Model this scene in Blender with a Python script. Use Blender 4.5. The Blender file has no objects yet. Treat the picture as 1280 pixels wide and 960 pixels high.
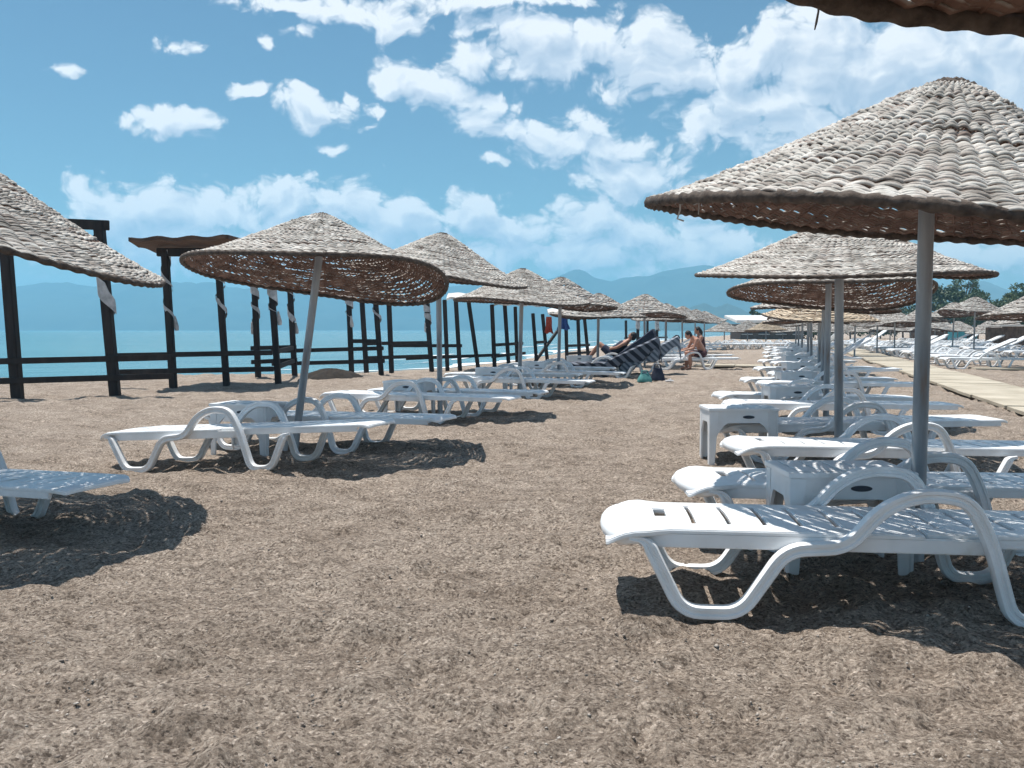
import bpy, bmesh, math, random
import numpy as np
from mathutils import Vector, Matrix
R_ = math.radians
random.seed(7); rng = np.random.default_rng(7)
scene = bpy.context.scene
COL = scene.collection

# ------------------------------------------------------------------ camera
F, H = 1150.0, 1.15
PITCH = math.atan(68 / F)
cam_d = bpy.data.cameras.new('camera'); cam = bpy.data.objects.new('camera', cam_d); COL.objects.link(cam)
cam.location = (0, 0, H); cam.rotation_euler = (math.pi/2 - PITCH, 0, 0)
cam_d.sensor_width = 36; cam_d.lens = 36 * F / 1280; cam_d.clip_end = 9000; cam_d.clip_start = 0.05
scene.camera = cam

def ray(px, py):
    x, u = (px - 640) / F, (480 - py) / F
    return Vector((x, math.cos(PITCH) + u * math.sin(PITCH), -math.sin(PITCH) + u * math.cos(PITCH)))
def X(px, d): return (px - 640) * d / F           # sideways metres of a pixel column at distance d
def D(py): return F * H / (py - 412)              # distance of flat ground at a pixel row

# ------------------------------------------------------------------ object helpers
def tag(o, label=None, cat=None, group=None, kind=None):
    if label: o['label'] = label
    if cat: o['category'] = cat
    if group: o['group'] = group
    if kind: o['kind'] = kind
    return o
def empty(name, loc=(0, 0, 0), rz=0.0, scale=1.0):
    o = bpy.data.objects.new(name, None); COL.objects.link(o)
    o.location = loc; o.rotation_euler = (0, 0, rz); o.scale = (scale,)*3; o.empty_display_size = .2
    return o
def obj(name, me, mat=None, parent=None, loc=(0, 0, 0), rot=(0, 0, 0)):
    o = bpy.data.objects.new(name, me); COL.objects.link(o)
    if mat is not None and not me.materials: me.materials.append(mat)
    if parent: o.parent = parent
    o.location = loc; o.rotation_euler = rot
    return o
KIDS = {}
def children(o): return [c for c in COL.objects if c.parent == o]
def copy_tree(o, parent=None):
    c = o.copy(); COL.objects.link(c)
    if parent: c.parent = parent
    for k in children(o): copy_tree(k, c)
    return c

def mesh_np(name, v, f, smooth=False, mat=None):
    me = bpy.data.meshes.new(name)
    v = np.asarray(v, dtype=np.float32); f = np.asarray(f, dtype=np.int32)
    k = f.shape[1]
    me.vertices.add(len(v)); me.vertices.foreach_set('co', v.ravel())
    me.loops.add(f.size); me.loops.foreach_set('vertex_index', f.ravel())
    me.polygons.add(len(f)); me.polygons.foreach_set('loop_start', np.arange(0, f.size, k, dtype=np.int32))
    me.polygons.foreach_set('use_smooth', np.full(len(f), smooth))
    me.update(calc_edges=True); me.validate()
    if mat: me.materials.append(mat)
    return me

class MB:
    """collects shapes, gives one mesh"""
    def __init__(s): s.v = []; s.f = []
    def add(s, v, f):
        n = len(s.v); s.v += [tuple(p) for p in v]; s.f += [tuple(i + n for i in q) for q in f]
    def box(s, c, d, M=None):
        hx, hy, hz = d[0]/2, d[1]/2, d[2]/2
        v = [Vector((x*hx, y*hy, z*hz)) for x in (-1, 1) for y in (-1, 1) for z in (-1, 1)]
        v = [(M @ p if M else p) + Vector(c) for p in v]
        s.add(v, [(0, 1, 3, 2), (4, 6, 7, 5), (0, 4, 5, 1), (2, 3, 7, 6), (0, 2, 6, 4), (1, 5, 7, 3)])
    def bar(s, a, b, w, h=None, jit=0):
        a, b = Vector(a), Vector(b); h = h or w
        z = (b - a).normalized(); ref = Vector((0, 0, 1)) if abs(z.z) < .9 else Vector((0, 1, 0))
        x = ref.cross(z).normalized(); y = z.cross(x)
        v = []
        for p in (a, b):
            for sx, sy in ((-1, -1), (1, -1), (1, 1), (-1, 1)):
                v.append(p + x*sx*w/2 + y*sy*h/2)
        s.add(v, [(3, 2, 1, 0), (4, 5, 6, 7), (0, 1, 5, 4), (1, 2, 6, 5), (2, 3, 7, 6), (3, 0, 4, 7)])
    def tube(s, pts, rad, n=10, cap=True):
        pts = [Vector(p) for p in pts]; m = len(pts)
        if not hasattr(rad, '__len__'): rad = [rad]*m
        t0 = (pts[1]-pts[0]).normalized()
        x = (Vector((0, 0, 1)) if abs(t0.z) < .9 else Vector((1, 0, 0))).cross(t0).normalized()
        v = []
        for i, p in enumerate(pts):
            t = (pts[min(i+1, m-1)] - pts[max(i-1, 0)]).normalized()
            x = (x - t*x.dot(t)).normalized(); y = t.cross(x)
            for k in range(n):
                a = 2*math.pi*k/n; v.append(p + (x*math.cos(a) + y*math.sin(a))*rad[i])
        f = [(i*n+k, i*n+(k+1) % n, (i+1)*n+(k+1) % n, (i+1)*n+k) for i in range(m-1) for k in range(n)]
        if cap: f += [tuple(range(n))[::-1], tuple((m-1)*n+k for k in range(n))]
        s.add(v, f)
    def ball(s, c, r, n=10, m=7, M=None):
        r = r if hasattr(r, '__len__') else (r, r, r); v = []
        for i in range(m+1):
            ph = math.pi*i/m
            for k in range(n):
                a = 2*math.pi*k/n
                p = Vector((r[0]*math.sin(ph)*math.cos(a), r[1]*math.sin(ph)*math.sin(a), r[2]*math.cos(ph)))
                v.append((M @ p if M else p) + Vector(c))
        f = [(i*n+k, (i+1)*n+k, (i+1)*n+(k+1) % n, i*n+(k+1) % n) for i in range(m) for k in range(n)]
        s.add(v, f)
    def mesh(s, name, smooth=False, bevel=0, mat=None, seg=2, angle=30):
        me = bpy.data.meshes.new(name); me.from_pydata(s.v, [], s.f)
        bm = bmesh.new(); bm.from_mesh(me)
        bmesh.ops.remove_doubles(bm, verts=bm.verts, dist=1e-5)
        bmesh.ops.recalc_face_normals(bm, faces=bm.faces)
        if bevel:
            es = [e for e in bm.edges if len(e.link_faces) == 2 and e.calc_face_angle(0) > R_(angle)]
            bmesh.ops.bevel(bm, geom=es, offset=bevel, segments=seg, affect='EDGES', clamp_overlap=True)
        for q in bm.faces: q.smooth = smooth
        bm.to_mesh(me); bm.free(); me.update()
        if smooth:
            try: me.set_sharp_from_angle(angle=R_(40))
            except Exception: pass
        if mat: me.materials.append(mat)
        return me

# ------------------------------------------------------------------ noise (numpy)
_tab = rng.random((256, 256))
def vnoise(x, y):
    xi = np.floor(x).astype(int); yi = np.floor(y).astype(int); fx = x-xi; fy = y-yi
    fx = fx*fx*fx*(fx*(fx*6-15)+10); fy = fy*fy*fy*(fy*(fy*6-15)+10)
    g = lambda a, b: _tab[a & 255, b & 255]
    return (g(xi, yi)*(1-fx)+g(xi+1, yi)*fx)*(1-fy) + (g(xi, yi+1)*(1-fx)+g(xi+1, yi+1)*fx)*fy - .5
def fbm(x, y, o=4):
    s = 0; a = 1.0
    for k in range(o):
        s = s + a*vnoise(x*2**k+17.3*k, y*2**k+9.1*k); a *= .5
    return s

# ------------------------------------------------------------------ materials
def new_mat(name):
    m = bpy.data.materials.new(name); m.use_nodes = True; nt = m.node_tree
    return m, nt, nt.nodes['Principled BSDF']
def N(nt, t, **k):
    n = nt.nodes.new(t)
    for a, b in k.items():
        if a.startswith('i_'):
            key = a[2:]; n.inputs[int(key) if key.isdigit() else key.replace('_', ' ')].default_value = b
        else: setattr(n, a, b)
    return n
def ramp(nt, fac, stops):
    r = nt.nodes.new('ShaderNodeValToRGB'); e = r.color_ramp.elements
    while len(e) < len(stops): e.new(.5)
    for q, (p, c) in zip(e, stops): q.position = p; q.color = (*c, 1)
    nt.links.new(fac, r.inputs[0]); return r
def noisy(name, stops, scale=5, detail=5, rough=.6, bump=0, bscale=None, bdist=.01, spec=.5, metal=0, coord='Object', stretch=(1, 1, 1), per_object=0):
    m, nt, b = new_mat(name); L = nt.links.new
    tc = N(nt, 'ShaderNodeTexCoord'); mp = N(nt, 'ShaderNodeMapping'); mp.inputs['Scale'].default_value = stretch
    L(tc.outputs[coord], mp.inputs[0])
    n = N(nt, 'ShaderNodeTexNoise', i_Scale=scale, i_Detail=detail); L(mp.outputs[0], n.inputs['Vector'])
    r = ramp(nt, n.outputs['Fac'], stops); out = r.outputs[0]
    if per_object:
        oi = N(nt, 'ShaderNodeObjectInfo'); mr = N(nt, 'ShaderNodeMapRange', i_3=1-per_object, i_4=1+per_object)
        L(oi.outputs['Random'], mr.inputs[0])
        mx = N(nt, 'ShaderNodeVectorMath', operation='SCALE'); L(out, mx.inputs[0]); L(mr.outputs[0], mx.inputs['Scale']); out = mx.outputs[0]
    L(out, b.inputs['Base Color'])
    b.inputs['Roughness'].default_value = rough; b.inputs['Specular IOR Level'].default_value = spec; b.inputs['Metallic'].default_value = metal
    if bump:
        n2 = N(nt, 'ShaderNodeTexNoise', i_Scale=bscale or scale*4, i_Detail=4); L(mp.outputs[0], n2.inputs['Vector'])
        bp = N(nt, 'ShaderNodeBump', i_Strength=bump, i_Distance=bdist); L(n2.outputs['Fac'], bp.inputs['Height']); L(bp.outputs[0], b.inputs['Normal'])
    return m

M = {}
M['plastic'] = noisy('white_plastic', [(.24, (.60, .57, .52)), (.38, (.78, .785, .785)), (.6, (.86, .87, .88))], 6, 9, .38, .08, 60, .004, per_object=.04)
M['hole'] = noisy('dark_recess', [(.3, (.03, .035, .05)), (.7, (.05, .06, .08))], 20)
M['wicker'] = noisy('wicker', [(.3, (.25, .205, .165)), (.5, (.40, .345, .285)), (.68, (.54, .49, .425))], 9, 8, .8, .5, 90, .004, stretch=(1, 1, 1), per_object=.08)
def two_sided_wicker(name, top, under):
    # canes weathered grey outside; darker brown inside, the underside's shade put into the colour
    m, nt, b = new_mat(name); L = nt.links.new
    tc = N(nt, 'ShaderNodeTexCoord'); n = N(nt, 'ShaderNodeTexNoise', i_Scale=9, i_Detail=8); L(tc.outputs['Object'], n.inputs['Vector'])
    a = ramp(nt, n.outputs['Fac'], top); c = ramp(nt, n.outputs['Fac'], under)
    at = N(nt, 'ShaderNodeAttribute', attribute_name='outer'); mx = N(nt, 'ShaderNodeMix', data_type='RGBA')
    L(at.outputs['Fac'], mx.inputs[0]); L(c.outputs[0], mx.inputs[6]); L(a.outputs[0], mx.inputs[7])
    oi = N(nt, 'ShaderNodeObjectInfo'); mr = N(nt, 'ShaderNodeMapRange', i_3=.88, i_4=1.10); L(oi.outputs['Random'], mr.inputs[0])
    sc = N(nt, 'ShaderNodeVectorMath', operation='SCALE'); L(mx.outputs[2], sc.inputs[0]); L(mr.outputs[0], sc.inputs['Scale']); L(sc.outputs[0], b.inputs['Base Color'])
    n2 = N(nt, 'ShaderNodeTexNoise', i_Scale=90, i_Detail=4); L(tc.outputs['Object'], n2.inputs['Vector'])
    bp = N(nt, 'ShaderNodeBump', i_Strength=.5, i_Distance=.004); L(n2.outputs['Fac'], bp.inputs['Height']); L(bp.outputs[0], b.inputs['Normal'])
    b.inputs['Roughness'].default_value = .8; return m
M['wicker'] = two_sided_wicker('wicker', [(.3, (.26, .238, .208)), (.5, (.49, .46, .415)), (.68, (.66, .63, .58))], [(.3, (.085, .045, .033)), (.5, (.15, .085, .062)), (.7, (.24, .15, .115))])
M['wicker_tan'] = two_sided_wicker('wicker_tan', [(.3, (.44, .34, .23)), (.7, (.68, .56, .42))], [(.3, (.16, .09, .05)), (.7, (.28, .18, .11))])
M['rope'] = noisy('dark_rope', [(.3, (.045, .032, .026)), (.7, (.13, .10, .08))], 30, 5, .9, .6, 80, .006)
M['steel'] = noisy('galvanised_steel', [(.24, (.20, .13, .09)), (.36, (.23, .25, .27)), (.52, (.36, .38, .40)), (.7, (.50, .52, .53))], 11, 9, .5, .15, 60, .003, metal=.15, stretch=(1, 1, .3))
M['timber'] = noisy('dark_timber', [(.35, (.010, .007, .007)), (.7, (.032, .022, .019))], 9, 6, .75, .5, 40, .006, stretch=(1, 1, .15))
M['mat'] = noisy('reed_mat', [(.3, (.06, .032, .022)), (.7, (.16, .095, .065))], 8, 6, .9, .6, 50, .01, stretch=(.3, 3, 1))
M['palemat'] = noisy('pale_mat', [(.3, (.50, .46, .42)), (.7, (.74, .71, .67))], 6, 6, .9, .5, 50, .01, stretch=(.3, 3, 1))
M['cloth'] = noisy('white_cloth', [(.3, (.34, .34, .35)), (.7, (.62, .62, .62))], 10, 4, .9, .5, 25, .02)
M['board'] = noisy('boardwalk', [(.3, (.33, .285, .215)), (.7, (.52, .46, .365))], 1.3, 8, .9, .4, 30, .01, coord='Object')
M['bark'] = noisy('bark', [(.3, (.05, .035, .025)), (.7, (.13, .10, .08))], 12, 5, .9, .6)
M['leaf'] = noisy('leaves', [(.25, (.022, .048, .016)), (.5, (.05, .085, .028)), (.75, (.11, .14, .05))], .9, 4, .6, per_object=.25)
M['hill'] = noisy('hillside', [(.3, (.012, .026, .018)), (.7, (.035, .055, .034))], .02, 8, .95, coord='Object')
M['wall'] = noisy('plaster', [(.3, (.55, .54, .52)), (.7, (.78, .77, .75))], 3, 5, .8)
M['darkwood'] = noisy('hut_wall', [(.3, (.07, .045, .035)), (.7, (.17, .12, .09))], 5, 5, .85, .4)
M['teal'] = noisy('teal_paint', [(.3, (.05, .30, .36)), (.7, (.09, .42, .48))], 5)
M['skin'] = noisy('skin', [(.3, (.34, .16, .10)), (.7, (.46, .24, .165))], 6, 3, .5)
M['hair'] = noisy('black_hair', [(.3, (.008, .006, .006)), (.7, (.02, .015, .013))], 40, 3, .6, .5)
M['maroon'] = noisy('maroon_cloth', [(.3, (.035, .010, .014)), (.7, (.075, .022, .028))], 20, 3, .85, .4)
M['navy'] = noisy('navy_cloth', [(.3, (.010, .013, .028)), (.7, (.028, .034, .065))], 20, 3, .85, .4)
M['blue'] = noisy('blue_cloth', [(.3, (.02, .06, .22)), (.7, (.05, .12, .36))], 20, 3, .85, .4)
M['red'] = noisy('red_cloth', [(.3, (.40, .05, .03)), (.7, (.60, .12, .06))], 20, 3, .85, .4)
M['turq'] = noisy('turquoise_cloth', [(.3, (.05, .20, .20)), (.7, (.10, .30, .29))], 20, 3, .85, .4)
M['black'] = noisy('black_cloth', [(.3, (.008, .008, .010)), (.7, (.025, .025, .03))], 20, 3, .85, .4)
M['straw'] = noisy('brown_straw', [(.3, (.010, .007, .005)), (.7, (.034, .023, .015))], 10, 6, .9, .8, 60, .02)
M['foam'] = noisy('foam', [(.3, (.72, .76, .78)), (.7, (.86, .88, .89))], 4, 6, .6, .5, 8, .05)
M['pebble'] = noisy('pebbles', [(.25, (.16, .13, .11)), (.5, (.30, .25, .21)), (.75, (.58, .54, .49))], 3.1, 4, .85, coord='Object')
# striped towel
m, nt, b = new_mat('striped_towel'); L = nt.links.new
tc = N(nt, 'ShaderNodeTexCoord'); w = N(nt, 'ShaderNodeTexWave', bands_direction='Y', i_Scale=2.1, i_Distortion=1.0); L(tc.outputs['Object'], w.inputs['Vector']); w.bands_direction = 'DIAGONAL'; w.inputs['Scale'].default_value = 2.6
r = ramp(nt, w.outputs['Fac'], [(.40, (.010, .012, .022)), (.62, (.15, .165, .20))]); L(r.outputs[0], b.inputs['Base Color']); b.inputs['Roughness'].default_value = .9
M['towel_dark'] = m
m, nt, b = new_mat('light_striped_towel'); L = nt.links.new
tc = N(nt, 'ShaderNodeTexCoord'); w = N(nt, 'ShaderNodeTexWave', bands_direction='Y', i_Scale=3.2, i_Distortion=1.0); L(tc.outputs['Object'], w.inputs['Vector']); w.bands_direction = 'DIAGONAL'; w.inputs['Scale'].default_value = 4
r = ramp(nt, w.outputs['Fac'], [(.35, (.10, .12, .15)), (.55, (.30, .32, .36))]); L(r.outputs[0], b.inputs['Base Color']); b.inputs['Roughness'].default_value = .9
M['towel_light'] = m

# sand: coarse grey brown grit
m, nt, b = new_mat('coarse_sand'); L = nt.links.new
geo = N(nt, 'ShaderNodeNewGeometry')
n1 = N(nt, 'ShaderNodeTexNoise', i_Scale=1.4, i_Detail=6); L(geo.outputs['Position'], n1.inputs['Vector'])
n2 = N(nt, 'ShaderNodeTexNoise', i_Scale=38, i_Detail=8, i_Roughness=.78); L(geo.outputs['Position'], n2.inputs['Vector'])
v1 = N(nt, 'ShaderNodeTexVoronoi', i_Scale=105); L(geo.outputs['Position'], v1.inputs['Vector'])
vx = N(nt, 'ShaderNodeSeparateColor'); L(v1.outputs['Color'], vx.inputs[0])
c1 = ramp(nt, n1.outputs['Fac'], [(.32, (.392, .316, .255)), (.68, (.488, .403, .333))])
c2 = ramp(nt, vx.outputs[0], [(0, (.36, .34, .33)), (.2, (.74, .72, .70)), (.75, (1.06, 1.06, 1.05)), (.95, (1.22, 1.23, 1.24)), (1, (1.6, 1.64, 1.68))])
c3 = ramp(nt, n2.outputs['Fac'], [(.34, (.32, .295, .28)), (.49, (.97, .97, .97)), (.64, (1.36, 1.36, 1.36))])  # fine grain tone, with the shade of bump hollows put into its dark end
mx = N(nt, 'ShaderNodeMix', data_type='RGBA', blend_type='MULTIPLY'); mx.inputs[0].default_value = 1
L(c1.outputs[0], mx.inputs[6]); L(c2.outputs[0], mx.inputs[7])
mx2 = N(nt, 'ShaderNodeMix', data_type='RGBA', blend_type='MULTIPLY'); mx2.inputs[0].default_value = 1
L(mx.outputs[2], mx2.inputs[6]); L(c3.outputs[0], mx2.inputs[7])
smp = N(nt, 'ShaderNodeMapping'); smp.inputs['Scale'].default_value = (3.2, 7.5, 5); smp.inputs['Rotation'].default_value = (0, 0, .25); L(geo.outputs['Position'], smp.inputs[0])
n4 = N(nt, 'ShaderNodeTexNoise', i_Scale=1, i_Detail=7, i_Roughness=.7); L(smp.outputs[0], n4.inputs['Vector'])
c4 = ramp(nt, n4.outputs['Fac'], [(.34, (.62, .60, .58)), (.48, (.96, .96, .96)), (.66, (1.14, 1.14, 1.14))])  # stretched streaks: shading of the sand lumps put into the colour
mx3 = N(nt, 'ShaderNodeMix', data_type='RGBA', blend_type='MULTIPLY'); mx3.inputs[0].default_value = 1
L(mx2.outputs[2], mx3.inputs[6]); L(c4.outputs[0], mx3.inputs[7]); L(mx3.outputs[2], b.inputs['Base Color'])
b.inputs['Roughness'].default_value = .92; b.inputs['Specular IOR Level'].default_value = .25
v2 = N(nt, 'ShaderNodeTexVoronoi', i_Scale=105); L(geo.outputs['Position'], v2.inputs['Vector'])
bp1 = N(nt, 'ShaderNodeBump', invert=True, i_Strength=1.0, i_Distance=.010); L(v2.outputs['Distance'], bp1.inputs['Height'])
bp2 = N(nt, 'ShaderNodeBump', i_Strength=.9, i_Distance=.03); L(n2.outputs['Fac'], bp2.inputs['Height']); L(bp1.outputs[0], bp2.inputs['Normal'])
L(bp2.outputs[0], b.inputs['Normal'])
M['sand'] = m
# sea
m, nt, b = new_mat('sea_water'); L = nt.links.new
geo = N(nt, 'ShaderNodeNewGeometry')
mp = N(nt, 'ShaderNodeMapping'); mp.inputs['Scale'].default_value = (.03, .22, 1); mp.inputs['Rotation'].default_value = (0, 0, .3); L(geo.outputs['Position'], mp.inputs[0])
n1 = N(nt, 'ShaderNodeTexNoise', i_Scale=1, i_Detail=5); L(mp.outputs[0], n1.inputs['Vector'])
c1 = ramp(nt, n1.outputs['Fac'], [(.38, (.05, .165, .19)), (.62, (.09, .235, .26))]); L(c1.outputs[0], b.inputs['Base Color'])
n2 = N(nt, 'ShaderNodeTexNoise', i_Scale=.9, i_Detail=5); L(geo.outputs['Position'], n2.inputs['Vector'])
bp = N(nt, 'ShaderNodeBump', i_Strength=.8, i_Distance=.3); L(n2.outputs['Fac'], bp.inputs['Height']); L(bp.outputs[0], b.inputs['Normal'])
b.inputs['Roughness'].default_value = .22
M['sea'] = m

# ------------------------------------------------------------------ ground, sea, path
SEA = -.25
SHORE = [(-220, -30), (-60, 14), (-28, 23.5), (-14.9, 26.8), (-5.4, 29.8), (-2.3, 33.5), (.37, 42.4), (4.3, 62), (10.8, 89), (45, 201), (170, 620), (560, 2400)]
def shore_dist(x, y):
    best = np.full(x.shape, 1e9); sign = np.ones(x.shape)
    for (ax, ay), (bx, by) in zip(SHORE[:-1], SHORE[1:]):
        dx, dy = bx-ax, by-ay; l2 = dx*dx+dy*dy
        t = np.clip(((x-ax)*dx+(y-ay)*dy)/l2, 0, 1)
        px, py = x-(ax+t*dx), y-(ay+t*dy); d = np.hypot(px, py)
        s = np.where(dx*(y-ay)-dy*(x-ax) > 0, -1, 1)      # left of the line is water
        m_ = d < best; best = np.where(m_, d, best); sign = np.where(m_, s, sign)
    return best*sign
def ground_z(x, y, detail=True):
    x = np.asarray(x, float); y = np.asarray(y, float)
    sd = shore_dist(x, y)
    t = np.clip(sd/9.0, 0, 1); z = SEA*(1-t)**1.5
    z = np.where(sd < 0, SEA + np.maximum(sd*.06, -2), z)
    d = np.hypot(x, y); fade = np.clip(1-(d-25)/50, 0, 1)*np.clip(sd/3, .15, 1)
    z = z + .05*fbm(x*.22, y*.22, 3)*np.clip((d-2)/5, .3, 1)*np.clip(sd/4, 0, 1)*(d < 300)
    if detail:
        a = x*.94+y*.34; c = -x*.34+y*.94
        z = z + fade*(.06*fbm(a*1.5, c*2.8, 3) + .055*np.maximum(fbm(a*3.6+3, c*6.5, 3), -.18) + .018*fbm(x*17, y*19, 3))
    return z

def gz(x, y): return float(ground_z(np.array([x]), np.array([y]), False)[0])

rad = [0.0]; r0 = .5
while r0 < 2900:
    rad.append(r0); r0 *= 1.011 if 1.8 < r0 < 26 else (1.03 if r0 < 120 else 1.12)
ang = np.concatenate([np.linspace(-R_(38), R_(38), 520, endpoint=False), np.linspace(R_(38), 2*math.pi-R_(38), 110, endpoint=False)])
rr, aa = np.meshgrid(np.array(rad), ang, indexing='ij')
gx, gy = rr*np.sin(aa), rr*np.cos(aa); gzz = ground_z(gx, gy)
# trampled footprints: a shallow sole-shaped pit with a pushed-up rim each
fg = np.random.default_rng(5)
for _ in range(420):
    fy = 2.0+13*fg.random()**1.3; fx = fg.uniform(-.62, .62)*fy+.2; fa = fg.uniform(-.5, .5)+(.28 if fg.random() < .6 else 2.0); fd = fg.uniform(.008, .020)
    m_ = (abs(gx-fx) < .35) & (abs(gy-fy) < .35)
    if not m_.any(): continue
    qx, qy = gx[m_]-fx, gy[m_]-fy; lx = qx*math.sin(fa)+qy*math.cos(fa); ly = qx*math.cos(fa)-qy*math.sin(fa)
    e2 = (lx/.135)**2+(ly/.055)**2; gzz[m_] += -fd*np.exp(-e2*1.1)+fd*.55*np.exp(-(np.sqrt(e2)-1.55)**2*5)
v = np.stack([gx, gy, gzz], -1).reshape(-1, 3)
nr, na = rr.shape
i, k = np.meshgrid(np.arange(nr-1), np.arange(na), indexing='ij'); k2 = (k+1) % na
f = np.stack([i*na+k, i*na+k2, (i+1)*na+k2, (i+1)*na+k], -1).reshape(-1, 4)[:, ::-1]
sand = obj('sand_ground', mesh_np('sand_ground', v, f, True), M['sand']); tag(sand, kind='structure')

v = [(-2900, -2900, SEA), (2900, -2900, SEA), (2900, 2900, SEA), (-2900, 2900, SEA)]
n = 24; g = np.linspace(-2900, 2900, n)
# the sea lies only on the seaward side (its sheet dips under the beach)
sv = []; sf = []
for j, (sx, sy) in enumerate(SHORE):
    nx, ny = (lambda dx, dy: (-dy/math.hypot(dx, dy), dx/math.hypot(dx, dy)))(*(np.array(SHORE[min(j+1, len(SHORE)-1)])-np.array(SHORE[max(j-1, 0)])))
    sv += [(sx-nx*1.0, sy-ny*1.0, SEA), (sx+nx*2900 if j > 8 else -2900, max(sy, -30) if j < len(SHORE)-1 else 2800, SEA)]
for j in range(len(SHORE)-1): sf.append((2*j, 2*j+2, 2*j+3, 2*j+1))
mb = MB(); mb.add(sv, sf)
sea = obj('sea_water', mb.mesh('sea_water'), M['sea']); tag(sea, kind='structure')
# foam line
mb = MB(); pv = []; pts = []
for (ax, ay), (bx, by) in zip(SHORE[4:9], SHORE[5:10]):
    m_ = max(2, int(math.hypot(bx-ax, by-ay)/.35))
    for q in range(m_): pts.append((ax+(bx-ax)*q/m_, ay+(by-ay)*q/m_))
pts = np.array(pts); tan = np.gradient(pts, axis=0); tan /= np.linalg.norm(tan, axis=1)[:, None]; nor = np.stack([-tan[:, 1], tan[:, 0]], 1)
s_ = np.arange(len(pts))*.35
for band, (o0, wd) in enumerate(((.15, .9), (3.0, .5), (5.6, .35))):
    base = o0 + .8*fbm(s_*.13+band*9, s_*0+band, 3)
    wid = np.clip(wd*(.65+1.4*fbm(s_*.35+band*5, s_*0+3+band, 3)), .03, 3)
    if band: wid = np.where(fbm(s_*.09+band*3, s_*0+8, 2) > -.02, wid, .004)
    a = pts+nor*base[:, None]; c = pts+nor*(base+wid)[:, None]; q = len(pts); zz = SEA+.012+.004*band
    V = [(p[0], p[1], zz) for p in a]+[(p[0], p[1], zz) for p in c]
    mb.add(V, [(t, t+1, q+t+1, q+t) for t in range(q-1)])
foam = obj('sea_foam', mb.mesh('sea_foam'), M['foam']); tag(foam, 'thin broken lines of white foam along the shore', 'sea foam', kind='stuff')

# boardwalk : planks laid across two runners
def boardwalk(name, p0, p1, w, th=.05, step=.14):
    p0, p1 = Vector((*p0, 0)), Vector((*p1, 0)); dr = (p1-p0).normalized(); sd = Vector((dr.y, -dr.x, 0))
    Ln = (p1-p0).length; mb = MB(); ang = math.atan2(dr.y, dr.x); Mz = Matrix.Rotation(ang, 3, 'Z')
    k = int(Ln/1.2)
    for q in range(k):
        c = p0+dr*(q+.5)*1.2; z = max(gz(c.x, c.y), gz(*(c+sd*w/2).xy), gz(*(c-sd*w/2).xy))+.045
        mb.box((c.x, c.y, z+random.uniform(-.006, .006)), (1.19, w+random.uniform(-.04, .04), th), Mz)
    return obj(name, mb.mesh(name, bevel=.004), M['board'])
bw = boardwalk('boardwalk_path', (5.72, 6.0), (25.2, 74.0), 1.35); tag(bw, kind='structure')
bw2 = boardwalk('crossing_path', (5.7, 28.6), (10.9, 27.2), 1.1); tag(bw2, kind='structure')
bw3 = boardwalk('crossing_path', (13.3, 26.6), (17.5, 25.5), 1.0); tag(bw3, kind='structure')

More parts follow.
